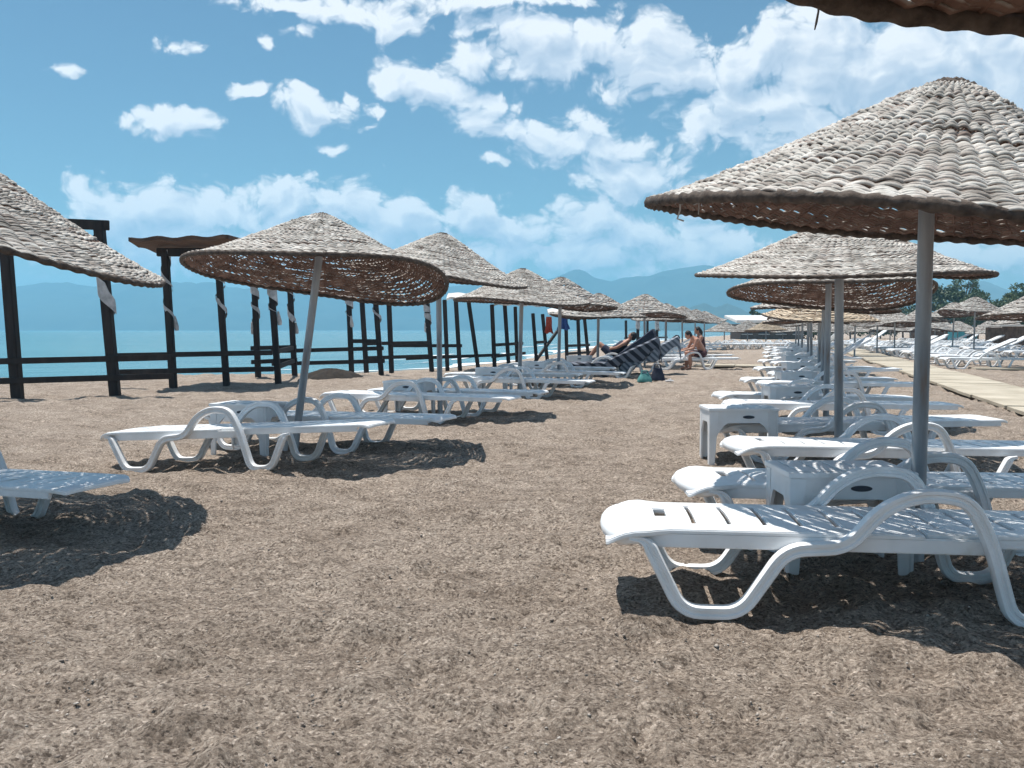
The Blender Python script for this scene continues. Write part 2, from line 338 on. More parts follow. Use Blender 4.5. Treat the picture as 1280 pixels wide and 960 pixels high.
# ------------------------------------------------------------------ parasols
def canopy_mesh(name, R=1.3, rise=.62, rows=64, n_in=38, n_out=76, segc=6, fill=1.15, amp=.0082, seed=1, gaps=.12, open_=0.0, wave=.03, ncs=5):
    g = np.random.default_rng(seed)
    V = []; Fc = []; off = 0; OUT = []
    def prof(t):
        e = .11; u = np.sqrt(t*t+e*e); u1 = math.sqrt(1+e*e); u0 = e
        q = (u-u0)/(u1-u0); return rise*(1-q)**1.18 if np.isscalar(t) else rise*np.maximum(1-q, 0)**1.18
    ts = np.linspace(.075, 1.0, rows)
    pitch = R*(1-.075)/rows*1.12
    ph = g.uniform(0, 6.28, 4)
    for i, t in enumerate(ts):
        Nn = n_in if t < .40 else n_out
        ns = Nn*segc; th = np.arange(ns)/ns*2*math.pi
        dt = .01; dz = (prof(min(t+dt, 1.0))-prof(t-dt))/(R*(min(t+dt, 1.0)-(t-dt)))
        al = math.atan(dz); c, s = math.cos(al), math.sin(al)
        flip = .22*g.normal()+.25*math.sin(i*.21)
        o = amp*(2.0*np.abs(np.cos(Nn/2*th+flip))**.7-1.25) + .004*np.interp(th, np.linspace(0, 6.2832, 24), g.normal(0, 1, 24))
        if i in (int(rows*.33), int(rows*.66)): o = o*.3-.010
        wj = 1+.28*np.interp(th, np.linspace(0, 6.2832, 40), g.normal(0, 1, 40))
        thin = np.interp(th, np.linspace(0, 6.2832, 60), (g.random(60) < gaps).astype(float))
        wj = np.clip(wj*(1-.6*thin), .3, 1.6)*(1-open_*(t > .3))
        if i in (int(rows*.33), int(rows*.66)): wj = wj*.45
        hw = pitch*.5*fill*wj; ht = .0078*R/1.3*np.ones(ns)
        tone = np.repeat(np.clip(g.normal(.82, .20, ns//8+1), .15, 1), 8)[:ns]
        sl = .35*pitch*np.interp(th, np.linspace(0, 6.2832, 30), g.normal(0, 1, 30))
        wv = wave*t*t*(np.sin(2*th+ph[0])+.6*np.sin(3*th+ph[1]))
        rb = R*t+o*(-s)+sl*c; zb = prof(t)+o*c+sl*s+wv
        for q in range(ncs):
            a = 2*math.pi*q/ncs+.3; du = np.cos(a)*hw; dn = np.sin(a)*ht
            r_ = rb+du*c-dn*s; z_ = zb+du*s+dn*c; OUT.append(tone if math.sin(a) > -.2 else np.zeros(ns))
            V.append(np.stack([r_*np.cos(th), r_*np.sin(th), z_], 1))
        j = np.arange(ns); j2 = (j+1) % ns
        for q in range(ncs):
            q2 = (q+1) % ncs
            Fc.append(np.stack([off+q*ns+j, off+q*ns+j2, off+q2*ns+j2, off+q2*ns+j], 1)[:, ::-1])
        off += ncs*ns
    # radial ribs of the weave
    nt_ = 14
    for Nn, t0 in ((n_in, .07), (n_out, .41)):
        tt = np.linspace(t0, 1.0, nt_); zz = prof(tt)
        for kx in range(Nn):
            if Nn == n_out and kx % 2 == 0 and n_out == 2*n_in: continue
            th = (kx+.0)/Nn*2*math.pi
            wv = wave*tt*tt*(np.sin(2*th+ph[0])+.6*np.sin(3*th+ph[1])); w_ = .0075
            P = []
            for (a, b_) in ((-1, 0), (0, 1), (1, 0), (0, -1)):
                P.append(np.stack([R*tt*math.cos(th)-a*w_*math.sin(th), R*tt*math.sin(th)+a*w_*math.cos(th), zz+wv+b_*w_], 1))
            V += P; OUT.append(np.zeros(4*nt_)); j = np.arange(nt_-1)
            for q in range(4):
                q2 = (q+1) % 4; Fc.append(np.stack([off+q*nt_+j, off+q*nt_+j+1, off+q2*nt_+j+1, off+q2*nt_+j], 1))
            off += 4*nt_
    me = mesh_np(name, np.concatenate(V), np.concatenate(Fc), True)
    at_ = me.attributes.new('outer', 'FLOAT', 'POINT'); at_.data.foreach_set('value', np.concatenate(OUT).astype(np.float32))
    # rim: twisted rope following the same wave
    ns = 900; th = np.arange(ns)/ns*2*math.pi; wv = wave*(np.sin(2*th+ph[0])+.6*np.sin(3*th+ph[1]))
    V = []
    for q in range(8):
        a = 2*math.pi*q/8; rr_ = .018*(1+.16*np.cos(90*th+a*2.0)+.08*np.cos(31*th+2*np.sin(7*th)))*R/1.3
        V.append(np.stack([(R+rr_*np.cos(a)*1.1)*np.cos(th), (R+rr_*np.cos(a)*1.1)*np.sin(th), wv-.012+rr_*np.sin(a)*1.25], 1))
    j = np.arange(ns); j2 = (j+1) % ns
    Fr = np.concatenate([np.stack([q*ns+j, q*ns+j2, ((q+1) % 8)*ns+j2, ((q+1) % 8)*ns+j], 1) for q in range(8)])
    rim = mesh_np(name+'_rim', np.concatenate(V), Fr, True)
    # cap: three stacked coils over the apex
    mb = MB()
    for rc, zc in ((.115, -.034), (.082, -.014), (.045, .0)):
        pts = [(rc*math.cos(a)*R/1.3, rc*math.sin(a)*R/1.3, rise+zc+.004*math.sin(9*a+rc*50)) for a in np.linspace(0, 2*math.pi, 33)]
        mb.tube(pts, [.017+.003*math.sin(k*2.4) for k in range(33)], 7, False)
    mb.ball((0, 0, rise-.004), (.05, .05, .018), 8, 5)
    cap = mb.mesh(name+'_cap', True)
    return dict(canopy=me, rim=rim, cap=cap, R=R, rise=rise)
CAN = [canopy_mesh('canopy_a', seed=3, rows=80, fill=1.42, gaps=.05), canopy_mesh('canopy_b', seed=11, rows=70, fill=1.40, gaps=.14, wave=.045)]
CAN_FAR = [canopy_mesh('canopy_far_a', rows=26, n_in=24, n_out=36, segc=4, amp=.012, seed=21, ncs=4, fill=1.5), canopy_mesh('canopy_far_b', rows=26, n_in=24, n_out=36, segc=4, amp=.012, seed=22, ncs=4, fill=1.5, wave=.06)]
for c in CAN+CAN_FAR:
    c['rim'].materials.append(M['rope']); c['cap'].materials.append(M['rope'])
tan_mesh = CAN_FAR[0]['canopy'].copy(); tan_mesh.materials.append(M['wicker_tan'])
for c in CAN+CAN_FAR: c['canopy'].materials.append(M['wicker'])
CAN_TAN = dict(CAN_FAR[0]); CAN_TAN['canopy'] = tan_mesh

mb = MB(); mb.tube([(0, 0, -.3), (0, 0, 0), (0, 0, 1.0)], .036, 16); POLE = mb.mesh('pole', True, mat=M['steel'])
mb = MB(); mb.tube([(0, 0, -.14), (0, 0, -.02)], [.052, .10], 12); HUB = mb.mesh('hub', True, mat=M['steel'])
def umbrella(label, base, R=1.3, top=2.4, lean=(0, 0), tilt=(0, 0), rz=0, kind=0, lod=0, group=None, can=None, rs=1.0):
    """base = point where the pole enters the sand, top = height of the apex; lean, tilt in degrees (about x, about y)"""
    x, y = base; z = gz(x, y)
    c = can or (CAN_FAR if lod else CAN)[kind]
    u = empty('wicker_parasol', (x, y, z)); tag(u, label, 'parasol', group or 'woven wicker parasols on the beach')
    s = R/c['R']; sz_ = s*rs
    ln = Matrix.Rotation(R_(lean[1]), 3, 'Y') @ Matrix.Rotation(R_(lean[0]), 3, 'X')
    hub = ln @ Vector((0, 0, top-z-c['rise']*sz_*.86))
    p = obj('pole', POLE, None, u, (0, 0, 0), ln.to_euler()); p.scale = (1, 1, hub.length+c['rise']*sz_*.70)
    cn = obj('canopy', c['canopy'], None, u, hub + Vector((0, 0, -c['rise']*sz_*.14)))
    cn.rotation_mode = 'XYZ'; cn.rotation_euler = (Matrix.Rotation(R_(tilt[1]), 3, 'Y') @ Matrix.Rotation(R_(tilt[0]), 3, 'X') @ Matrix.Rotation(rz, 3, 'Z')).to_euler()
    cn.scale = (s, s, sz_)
    obj('rim', c['rim'], None, cn); obj('cap', c['cap'], None, cn)
    if not lod: obj('hub', HUB, None, cn, (0, 0, c['rise']))
    return u

# ------------------------------------------------------------------ sun lounger
SEAT_Z = .355; LL = 2.58
def fillet(pts, r=.06, n=6):
    out = []; P = [Vector(p) for p in pts]
    out.append(P[0])
    for a, b, c in zip(P[:-2], P[1:-1], P[2:]):
        l1, l2 = (a-b).length, (c-b).length; q = min(r, l1*.49, l2*.49)
        s, e = b+(a-b).normalized()*q, b+(c-b).normalized()*q
        for k in range(n+1):
            t = k/n; out.append(s*(1-t)**2+b*2*t*(1-t)+e*t*t)
    out.append(P[-1]); return out
def leg_frame_mesh():
    path = [(.09, .316), (.16, .308), (.30, .028), (.53, .028), (.70, .285), (.93, .300), (1.06, .455), (1.20, .515), (1.38, .500), (1.465, .34), (1.555, .028), (1.745, .028), (1.875, .285), (1.93, .300)]
    pts = fillet([(x, 0, z) for x, z in path], .075, 6)
    # profile: rounded strap with a groove on the outer side (in-plane w, across d)
    w, d = .027, .025
    prof = [(-w, -d*.6), (-w*.8, -d), (-w*.35, -d), (-w*.2, -d*.72), (w*.2, -d*.72), (w*.35, -d), (w*.8, -d), (w, -d*.6), (w, d*.6), (w*.8, d), (w*.35, d), (w*.2, d*.72), (-w*.2, d*.72), (-w*.35, d), (-w*.8, d), (-w, d*.6)]
    n = len(prof); V = []; m_ = len(pts)
    for i, p in enumerate(pts):
        t = (pts[min(i+1, m_-1)]-pts[max(i-1, 0)]).normalized(); nn = Vector((-t.z, 0, t.x))
        q = min(1, .35+.65*(i/7)); q = q*min(1, .35+.65*((m_-1-i)/5))
        for a, b in prof: V.append(p+nn*a*q+Vector((0, b*q, 0)))
    Fc = [(i*n+k, i*n+(k+1) % n, (i+1)*n+(k+1) % n, (i+1)*n+k) for i in range(m_-1) for k in range(n)]
    Fc += [tuple(range(n)), tuple((m_-1)*n+k for k in range(n))]
    mb = MB(); mb.add(V, Fc); return mb.mesh('leg_frame', True)
def slab_mesh(name, xs, ys, keep, zf, th, wf):
    """sheet of cells with real openings; zf(x, y) top height, wf(x) width factor"""
    nx, ny = len(xs), len(ys); K = np.array([[keep(i, j) for j in range(ny-1)] for i in range(nx-1)])
    V = []; idx = {}
    def vert(i, j, lo):
        if (i, j, lo) not in idx:
            x = xs[i]; y = ys[j]*wf(x); idx[(i, j, lo)] = len(V); V.append((x, y, zf(x, y)-(th if lo else 0)))
        return idx[(i, j, lo)]
    Fc = []
    for i in range(nx-1):
        for j in range(ny-1):
            if not K[i, j]: continue
            Fc.append((vert(i, j, 0), vert(i+1, j, 0), vert(i+1, j+1, 0), vert(i, j+1, 0)))
            Fc.append((vert(i, j, 1), vert(i, j+1, 1), vert(i+1, j+1, 1), vert(i+1, j, 1)))
            for (a, b, di, dj) in (((i, j), (i+1, j), 0, -1), ((i+1, j+1), (i, j+1), 0, 1), ((i, j+1), (i, j), -1, 0), ((i+1, j), (i+1, j+1), 1, 0)):
                p, q = i+di, j+dj
                if 0 <= p < nx-1 and 0 <= q < ny-1 and K[p, q]: continue
                Fc.append((vert(*a, 0), vert(*a, 1), vert(*b, 1), vert(*b, 0)))
    mb = MB(); mb.add(V, Fc); return mb
HWD = .292
def deck(x0, x1, slots, sw=.020):
    xs = [x0]
    for s in slots: xs += [s-sw/2, s+sw/2]
    xs.append(x1); return xs
def seat_mesh():
    nose = [0, .008, .02, .04, .07, .11, .16]
    slots = [.232]+[.36+.143*k for k in range(6)]
    xs = list(nose)
    for k, q in enumerate(slots):
        w_ = .05 if k == 0 else .019
        xs += [q-w_/2, q+w_/2]
    xs.append(1.235)
    ys = [-1.0, -.93, -.62, -.25, .25, .62, .93, 1.0]; ys = [y*HWD for y in ys]
    op = {len(nose)+2*k for k in range(len(slots))}
    def keep(i, j):
        if i == len(nose): return j not in (3,)
        return not (i in op and 2 <= j <= 4)
    def zf(x, y):
        z = SEAT_Z
        if x < .16: z -= .060*(1-(x/.16))**2.4
        z += .006*math.cos(min(abs(y)/HWD, 1)*math.pi)
        return z
    def wf(x): return 1.17*(.74+.26*math.sqrt(1-(1-x/.16)**2)) if x < .16 else (1.17-.17*min(1, (x-.16)/.09)**.8)
    mb = slab_mesh('seat', xs, ys, keep, zf, .022, wf)
    # apron rails along both sides, nose skirt, cross ribs beneath
    for s in (-1, 1):
        mb.box((.80, s*(HWD-.012), SEAT_Z-.0495), (1.34, .024, .060))
    nb = [(.016+.16*(1-math.sqrt(max(0, 1-u*u)))**1.15, u*HWD*1.13) for u in [-1+k/12 for k in range(25)]]
    mb.tube([(x, y, SEAT_Z-.048) for x, y in nb], [.006, .020, .030]+[.037]*19+[.030, .020, .006], 14)
    for x in (.27, .62, .98): mb.box((x, 0, SEAT_Z-.035), (.022, .52, .024))
    return mb.mesh('seat', True, bevel=.005, angle=50)
def back_mesh():
    """origin on its hinge"""
    Lb = LL-1.25; slots = [.08+.143*k for k in range(8)]
    xs = deck(0, Lb-.07, slots)+[Lb-.035, Lb-.012, Lb]
    ys = [y*(HWD-.026) for y in (-1.0, -.93, -.66, .66, .93, 1.0)]
    def keep(i, j): return not (abs(xs[i+1]-xs[i]-.020) < 1e-4 and j == 2)
    def zf(x, y):
        z = .0+.006*math.cos(min(abs(y)/HWD, 1)*math.pi)
        if x > Lb-.07: z -= .02*((x-Lb+.07)/.07)**2
        return z
    def wf(x): return 1-.16*max(0, (x-Lb+.07)/.07)**2
    mb = slab_mesh('backrest', xs, ys, keep, zf, .022, wf)
    for s in (-1, 1): mb.box((Lb*.48, s*(HWD-.040), -.040), (Lb*.92, .024, .042))
    mb.box((.5, 0, -.034), (.022, .52, .024))
    return mb.mesh('backrest', True, bevel=.005, angle=50)
LEG, SEAT, BACK = leg_frame_mesh(), seat_mesh(), back_mesh()
for me in (LEG, SEAT, BACK): me.materials.append(M['plastic'])
NL = [0]
def lounger(label, tip, deg, back=0, dz=0, group=None, roll=0):
    """tip = foot end on the ground plan, deg = direction the lounger points"""
    a = R_(deg); cx, cy = tip[0]+.9*math.cos(a), tip[1]+.9*math.sin(a)
    near_ = math.hypot(*tip) < 20
    def foot(l): return sum(float(ground_z(np.array([tip[0]+l*math.cos(a)-w_*math.sin(a)]), np.array([tip[1]+l*math.sin(a)+w_*math.cos(a)]), near_)[0]) for w_ in (-.32, .32))/2
    z0, z1 = foot(.4), foot(1.65)
    o = empty('sun_lounger', (tip[0], tip[1], z0-(z1-z0)/1.25*.4+dz-.012), a)
    o.rotation_euler = (R_(roll), -math.atan2(z1-z0, 1.25), a)
    tag(o, label, 'sun lounger', group or 'white plastic sun loungers on the beach')
    obj('seat', SEAT, None, o)
    obj('backrest', BACK, None, o, (1.245, 0, SEAT_Z+.002), (0, -R_(back), 0))
    obj('leg_frame', LEG, None, o, (0, HWD+.028, 0)); obj('leg_frame', LEG, None, o, (0, -HWD-.028, 0))
    NL[0] += 1; return o

# ------------------------------------------------------------------ side table
TW, TD, TH = .60, .42, .485
def table_meshes():
    top = MB(); top.box((0, 0, TH-.0125), (TW, TD, .025))
    for k in range(5): top.box((-TW/2+.09+k*.105, 0, TH+.0005), (.075, TD-.08, .006))
    tm = top.mesh('table_top', True, bevel=.006)
    def panel(Ln, depth):
        """apron with an arched lower edge"""
        mb = MB(); n = 14; hi = TH-.026; V = []
        for s in (-1, 1):
            for k in range(n+1):
                u = -1+2*k/n; x = u*(Ln/2-.05); drop = .10+.13*max(0, abs(u)-.55)**1.6/.45**1.6
                V += [(x, s*.008, hi), (x, s*.008, hi-drop)]
        m_ = 2*(n+1); Fc = []
        for k in range(n):
            a = 2*k; Fc += [(a, a+1, a+3, a+2), (m_+a, m_+a+2, m_+a+3, m_+a+1), (a, a+2, m_+a+2, m_+a), (a+1, m_+a+1, m_+a+3, a+3)]
        Fc += [(0, m_, m_+1, 1), (2*n, 2*n+1, m_+2*n+1, m_+2*n)]
        mb.add(V, Fc); return mb.mesh('apron', False)
    leg = MB()
    for (w0, w1, ax) in ((.075, .048, 0), (.075, .048, 1)):
        V = []
        for z, w in ((TH-.027, w0), (0.0, w1)):
            for p, q in ((0, 0), (w, 0), (w, .018), (0, .018)):
                V.append((p, q, z) if ax == 0 else (q+.0005, p+.019, z))
        leg.add(V, [(0, 1, 2, 3), (7, 6, 5, 4), (0, 4, 5, 1), (1, 5, 6, 2), (2, 6, 7, 3), (3, 7, 4, 0)])
    lm = leg.mesh('leg', False, bevel=.003)
    ov = MB(); n = 20
    V = [(.05*math.cos(2*math.pi*k/n), s*.003, .014*math.sin(2*math.pi*k/n)) for s in (-1, 1) for k in range(n)]
    ov.add(V, [tuple(range(n)), tuple(range(n, 2*n))[::-1]]+[(k, (k+1) % n, n+(k+1) % n, n+k) for k in range(n)])
    om = ov.mesh('handle_slot', True)
    for me in (tm, lm): me.materials.append(M['plastic'])
    om.materials.append(M['hole'])
    a1, a2 = panel(TW-.02, 0), panel(TD-.02, 0)
    for me in (a1, a2): me.materials.append(M['plastic'])
    return tm, lm, om, a1, a2
TOP, TLEG, OVAL, AP1, AP2 = table_meshes()
def table(label, c, deg=0, group=None):
    t = empty('side_table', (c[0], c[1], gz(*c)-.01), R_(deg)); tag(t, label, 'side table', group or 'white plastic side tables beside the parasol poles')
    obj('table_top', TOP, None, t)
    for sx, sy, r in ((-1, -1, 0), (1, -1, 90), (1, 1, 180), (-1, 1, 270)):
        obj('leg', TLEG, None, t, (sx*(TW/2-.008), sy*(TD/2-.008), 0), (0, 0, R_(r)))
    for sy in (-1, 1):
        ap = obj('apron', AP1, None, t, (0, sy*(TD/2-.019), 0))
        if sy < 0: obj('handle_slot', OVAL, None, ap, (.04, -.009, TH-.075))
    for sx in (-1, 1): obj('apron', AP2, None, t, (sx*(TW/2-.019), 0, 0), (0, 0, R_(90)))
    return t

# ------------------------------------------------------------------ right row (aisle side)
RG = 'right row of parasols beside the aisle'; LGp = 'left row of parasols on the seaward side'
ORD = ['nearest', 'second', 'third', 'fourth', 'fifth', 'sixth', 'seventh', 'eighth', 'ninth', 'tenth', 'eleventh', 'twelfth', 'thirteenth', 'fourteenth']
b1 = umbrella('largest wicker parasol, at right, its whole pale cone seen over the nearest lounger', (1.985, 4.46), 1.33, 2.31, (0, .2), (6.6, 6.6), .3, 0, 0, RG, rs=1.06)
umbrella('flat wicker parasol with straight dark rim just behind the largest parasol', (X(1051, 7.75), 7.75), 1.17, 2.07, (0, -1.0), (4.2, 0), 1.3, 0, 0, RG, rs=.80)
umbrella('wicker parasol tipped back to show its brown underside, third in the right row', (X(1034, 11.2), 11.2), 1.19, 2.16, (0, 0), (-6.0, 2), 2.1, 1, 0, RG)
umbrella('pale round wicker parasol below the brown tipped one, fourth in the right row', (X(1029, 15.2), 15.2), 1.16, 2.05, (0, 0), (1.5, 2), .4, 0, 1, RG)
umbrella('tan straw-coloured parasol, fifth in the right row', (X(1024, 19.5), 19.5), 1.18, 1.95, (0, 0), (3, 2), 1.4, 0, 1, RG, can=CAN_TAN)
RB = [(1.985, 4.46), (X(1053, 7.75), 7.75), (X(1034, 11.2), 11.2), (X(1029, 15.2), 15.2), (X(1024, 19.5), 19.5)]
for k, (px, d) in enumerate(((1015, 24.0), (1010, 28.5), (1002, 33.0), (998, 38.0), (994, 43.5))):
    umbrella(f'small far wicker parasol, {ORD[5+k]} in the right row', (X(px, d), d), 1.2, 2.0, (0, random.uniform(-2, 2)), (random.uniform(-2, 4), random.uniform(-4, 4)), k, k % 2, 1, RG)
    RB.append((X(px, d), d))
g_ = 'loungers in the right row'
lounger('biggest white sun lounger, nearest the camera, sunlit foot end and shaded arms', (.40, 3.93), -5, group=g_)
lounger('white sun lounger behind the nearest side table, its seat brightly sunlit', (.90, 4.93), 0, group=g_)
lounger('white slatted sun lounger in shade just beyond the dark shadow, rounded foot end', (1.56, 6.62), 1, group=g_)
lounger('sunlit white sun lounger standing behind the second side table', (1.80, 8.22), 2, group=g_)
lounger('shaded white sun lounger on the near side of the third right parasol', (2.42, 10.4), -1, group=g_)
lounger('white sun lounger on the far side of the third right parasol', (2.62, 11.85), 0, group=g_)
table('nearest white side table with an oval slot, between the two front loungers', (1.585, 4.44), 0)
table('white side table standing before a sunlit lounger, second along the right row', (1.97, 7.98), 0)
table('white side table left of the third right parasol pole', (X(1034, 11.2)-.45, 11.2), 0)
for k, (x, y) in enumerate(RB[3:]):
    back = (0, 0, 28, 0, 20, 0, 0)[k]
    lounger(f'white sun lounger on the near side of the {ORD[3+k]} right parasol' + (', back raised' if back else ''), (x-1.25, y-.75), random.uniform(-4, 4), back, group=g_)
    lounger(f'white sun lounger on the far side of the {ORD[3+k]} right parasol', (x-1.15, y+.75), random.uniform(-4, 4), 0, group=g_)
    if k < 5: table(f'small white side table at the {ORD[3+k]} right parasol pole', (x-.45, y), 0)

# ------------------------------------------------------------------ left row (seaward side)
umbrella('wicker parasol cut by the left edge of the photo, steeply tilted to the right', (-3.40, 5.3), 1.28, 2.22, (0, 2), (-1, 12.5), .9, 0, 0, LGp, rs=.80)
umbrella('wicker parasol on a slanting pole, tilted to show its dark brown woven underside', (X(366, 8.6), 8.6), 1.20, 2.24, (0, 8.0), (-7.6, 3.6), 2.2, 1, 0, LGp)
umbrella('wicker parasol with a steep grey cone, third in the left row', (X(550, 12.3), 12.3), 1.18, 2.42, (0, -.5), (1, 7), .2, 0, 0, LGp)
LA = [(-3.22, 5.3), (X(366, 8.6), 8.6), (X(550, 12.3), 12.3), (X(649, 16.4), 16.4), (X(698, 19.6), 19.6), (X(747, 23.2), 23.2), (X(806, 29.0), 29.0), (X(832, 34), 34), (X(853, 40), 40), (X(868, 46), 46), (X(880, 53), 53)]
for k, (R0, tp, tl) in enumerate(((1.20, 2.22, (1, 2)), (1.2, 2.25, (-1, 4)), (1.2, 2.05, (0, 1)), (1.3, 2.25, (0, 4)), (1.25, 2.1, (1, 2)), (1.25, 2.15, (-2, 3)), (1.25, 2.15, (0, 3)), (1.25, 2.2, (0, -2)))):
    umbrella(f'grey wicker parasol, {ORD[3+k]} in the left row', LA[3+k], R0, tp, (0, random.uniform(-1.5, 1.5)), tl, k*.9, k % 2 if k > 1 else 0, 0 if k < 1 else 1, LGp)
g_ = 'loungers in the left row'
lounger('shaded white sun lounger cut by the left edge, only its head end in view', (-4.66, 5.92), -21, dz=-.05, group=g_)
lounger('white sun lounger standing alone in front at left, arched arms and sunlit foot end', (-3.42, 8.10), -20, group=g_)
lounger('white sun lounger directly behind the front left one, mostly in parasol shade', (-3.02, 9.42), -20, group=g_)
lounger('white sun lounger on the near side of the third left parasol', (-2.38, 12.02), -20, group=g_)
lounger('white sun lounger on the far side of the third left parasol', (-2.0, 13.25), -19, group=g_)
table('white side table behind the front left lounger, left of the slanting pole', (-2.50, 8.72), -15)
table('white side table left of the third left parasol pole', (X(550, 12.3)-.42, 12.38), -18)
for k in range(3, 11):
    x, y = LA[k]
    for sgn, off in (('near', -.72), ('far', .72)):
        if k in (5, 6): continue                       # those hold towels and people, built below
        lounger(f'white sun lounger on the {sgn} side of the {ORD[k]} left parasol', (x-1.3+random.uniform(-.1, .1), y+off+.35), -17+random.uniform(-4, 4), 0, group=g_)
    if k < 7: table(f'small white side table at the {ORD[k]} left parasol pole', (x-.45, y+.1), -15)

# ------------------------------------------------------------------ far field right of the boardwalk
FG = 'loungers in the field right of the boardwalk'
FL = 'white plastic sun lounger in the crowded field beyond the boardwalk'
cnt = 0
for colm in range(6):
    for q in range(24):
        d = 27.2+q*1.9+random.uniform(-.15, .15); x = 13.0+.28*(d-28)+colm*3.9+random.uniform(-.15, .15)
        px = 640+F*x/d
        if px > 1330 or px < 1040: continue
        lounger(FL, (x, d), random.uniform(-7, 5), random.choice([0, 0, 0, 0, 0, 25, 35]), group=FG); cnt += 1
UG = 'wicker parasols in the field right of the boardwalk'
UL = 'pale wicker parasol among the crowded loungers far right'
special = {0: 'large pale wicker parasol cut by the right edge, beyond the boardwalk', 1: 'rounded pale wicker parasol before the dark green trees'}
for k, (px, d, R0, tp) in enumerate(((1296, 27, 1.6, 2.25), (1217, 40, 1.45, 2.55), (1190, 46, 1.4, 2.5), (1118, 42, 1.35, 2.0), (1150, 47, 1.4, 2.2), (1068, 38, 1.15, 1.95), (1096, 44, 1.2, 2.2), (1285, 36, 1.3, 2.1),
                                     (1088, 66, 1.4, 1.75), (1112, 64, 1.4, 1.8), (1137, 69, 1.5, 1.75), (1168, 66, 1.5, 1.85), (1196, 70, 1.4, 1.8), (1063, 70, 1.4, 1.8), (1236, 58, 1.4, 1.7), (1264, 61, 1.4, 1.75), (1042, 76, 1.5, 1.75), (1250, 72, 1.5, 1.8), (1180, 78, 1.5, 1.8))):
    umbrella(special.get(k, UL), (X(px, d), d), R0, tp, (0, random.uniform(-1.5, 1.5)), (random.uniform(-4, 3), random.uniform(-4, 4)), k*.7, k % 2, 1, UG)
EG = 'loungers across the far end of the aisle'
for q in range(11):
    lounger('small white sun lounger in the line across the far aisle end', (11.6+q*.95, 55+.2*q+random.uniform(-.5, .5)), -60+random.uniform(-12, 12), random.choice([0, 0, 30]), group=EG)
for q in range(6):
    lounger('small white sun lounger in the line across the far aisle end', (13.2+q*1.6, 61+random.uniform(-.5, .5)), -20+random.uniform(-8, 8), 0, group=EG)
for px, d, R0, tp in ((905, 58, 1.3, 1.65), (934, 66, 1.4, 1.8), (957, 62, 1.4, 1.75), (978, 68, 1.4, 1.75), (1000, 64, 1.3, 1.7), (1022, 70, 1.4, 1.75)):
    umbrella('tiny pale parasol in the line across the far end of the aisle', (X(px, d), d), R0, tp, (0, 0), (random.uniform(-3, 3), random.uniform(-3, 3)), px, 0, 1, 'parasols across the far end of the aisle', can=CAN_TAN if px == 957 else None)

# the parasol over the photographer, only its rim hangs into view
cu = umbrella('dark parasol rim hanging into the top right corner, the parasol nearest the camera', (1.225, .62), 1.40, 2.49, (0, 0), (0, 2), .5, 0, 0, RG)
# twig hanging from it and cords on the largest parasol
mb = MB(); mb.tube([(0, 0, .05), (.004, .0, .0), (-.004, .002, -.05), (-.012, .0, -.085)], [.003, .005, .006, .003], 6); mb.tube([(.0, 0, -.01), (.012, 0, .03), (.02, 0, .06)], .0025, 5)
TWIG = mb.mesh('twig', True, mat=M['rope'])
mb = MB(); mb.tube([(0, 0, .05), (-.015, 0, .02), (-.018, 0, -.05), (-.03, 0, -.09), (.0, 0, -.10)], .0045, 6); mb.tube([(.06, 0, .03), (.07, 0, -.02), (.068, 0, -.07)], .003, 5)
CORD = mb.mesh('cord', True, mat=M['cloth'])

# ------------------------------------------------------------------ timber frames by the sea
def gp(px, py): d = D(py); return Vector((X(px, d), d, 0))
def curtain_mesh(h, w, seed):
    """white cloth twisted round a post, gathered end hanging free"""
    g = random.Random(seed); mb = MB(); n = 40; turns = g.uniform(1.8, 3.0); ph = g.uniform(0, 6)
    V = []
    for k in range(n+1):
        t = k/n; a = ph+turns*2*math.pi*t; z = -h*t; ww = w*(1.0+.5*math.sin(7*t+ph))*(.55 if t > .8 else 1)
        r = w*.80
        for q in range(5):
            b = a+(q-2)*.32; V.append((r*math.cos(b)*(1+.05*math.sin(q*2+k)), r*math.sin(b), min(0, z-ww*(q-2)*.55)))
    mb.add(V, [(k*5+q, k*5+q+1, (k+1)*5+q+1, (k+1)*5+q) for k in range(n) for q in range(4)])
    a = ph+turns*2*math.pi; p = Vector((w*.8*math.cos(a), w*.8*math.sin(a), -h))
    mb.tube([p+Vector((0, 0, .04)), p+Vector((-.02, 0, -.05)), p+Vector((-.05, 0, -.16)), p+Vector((-.06, 0, -.24))], [.02, .035, .05, .04], 8)
    me = mb.mesh('curtain', True); return me
frames = []
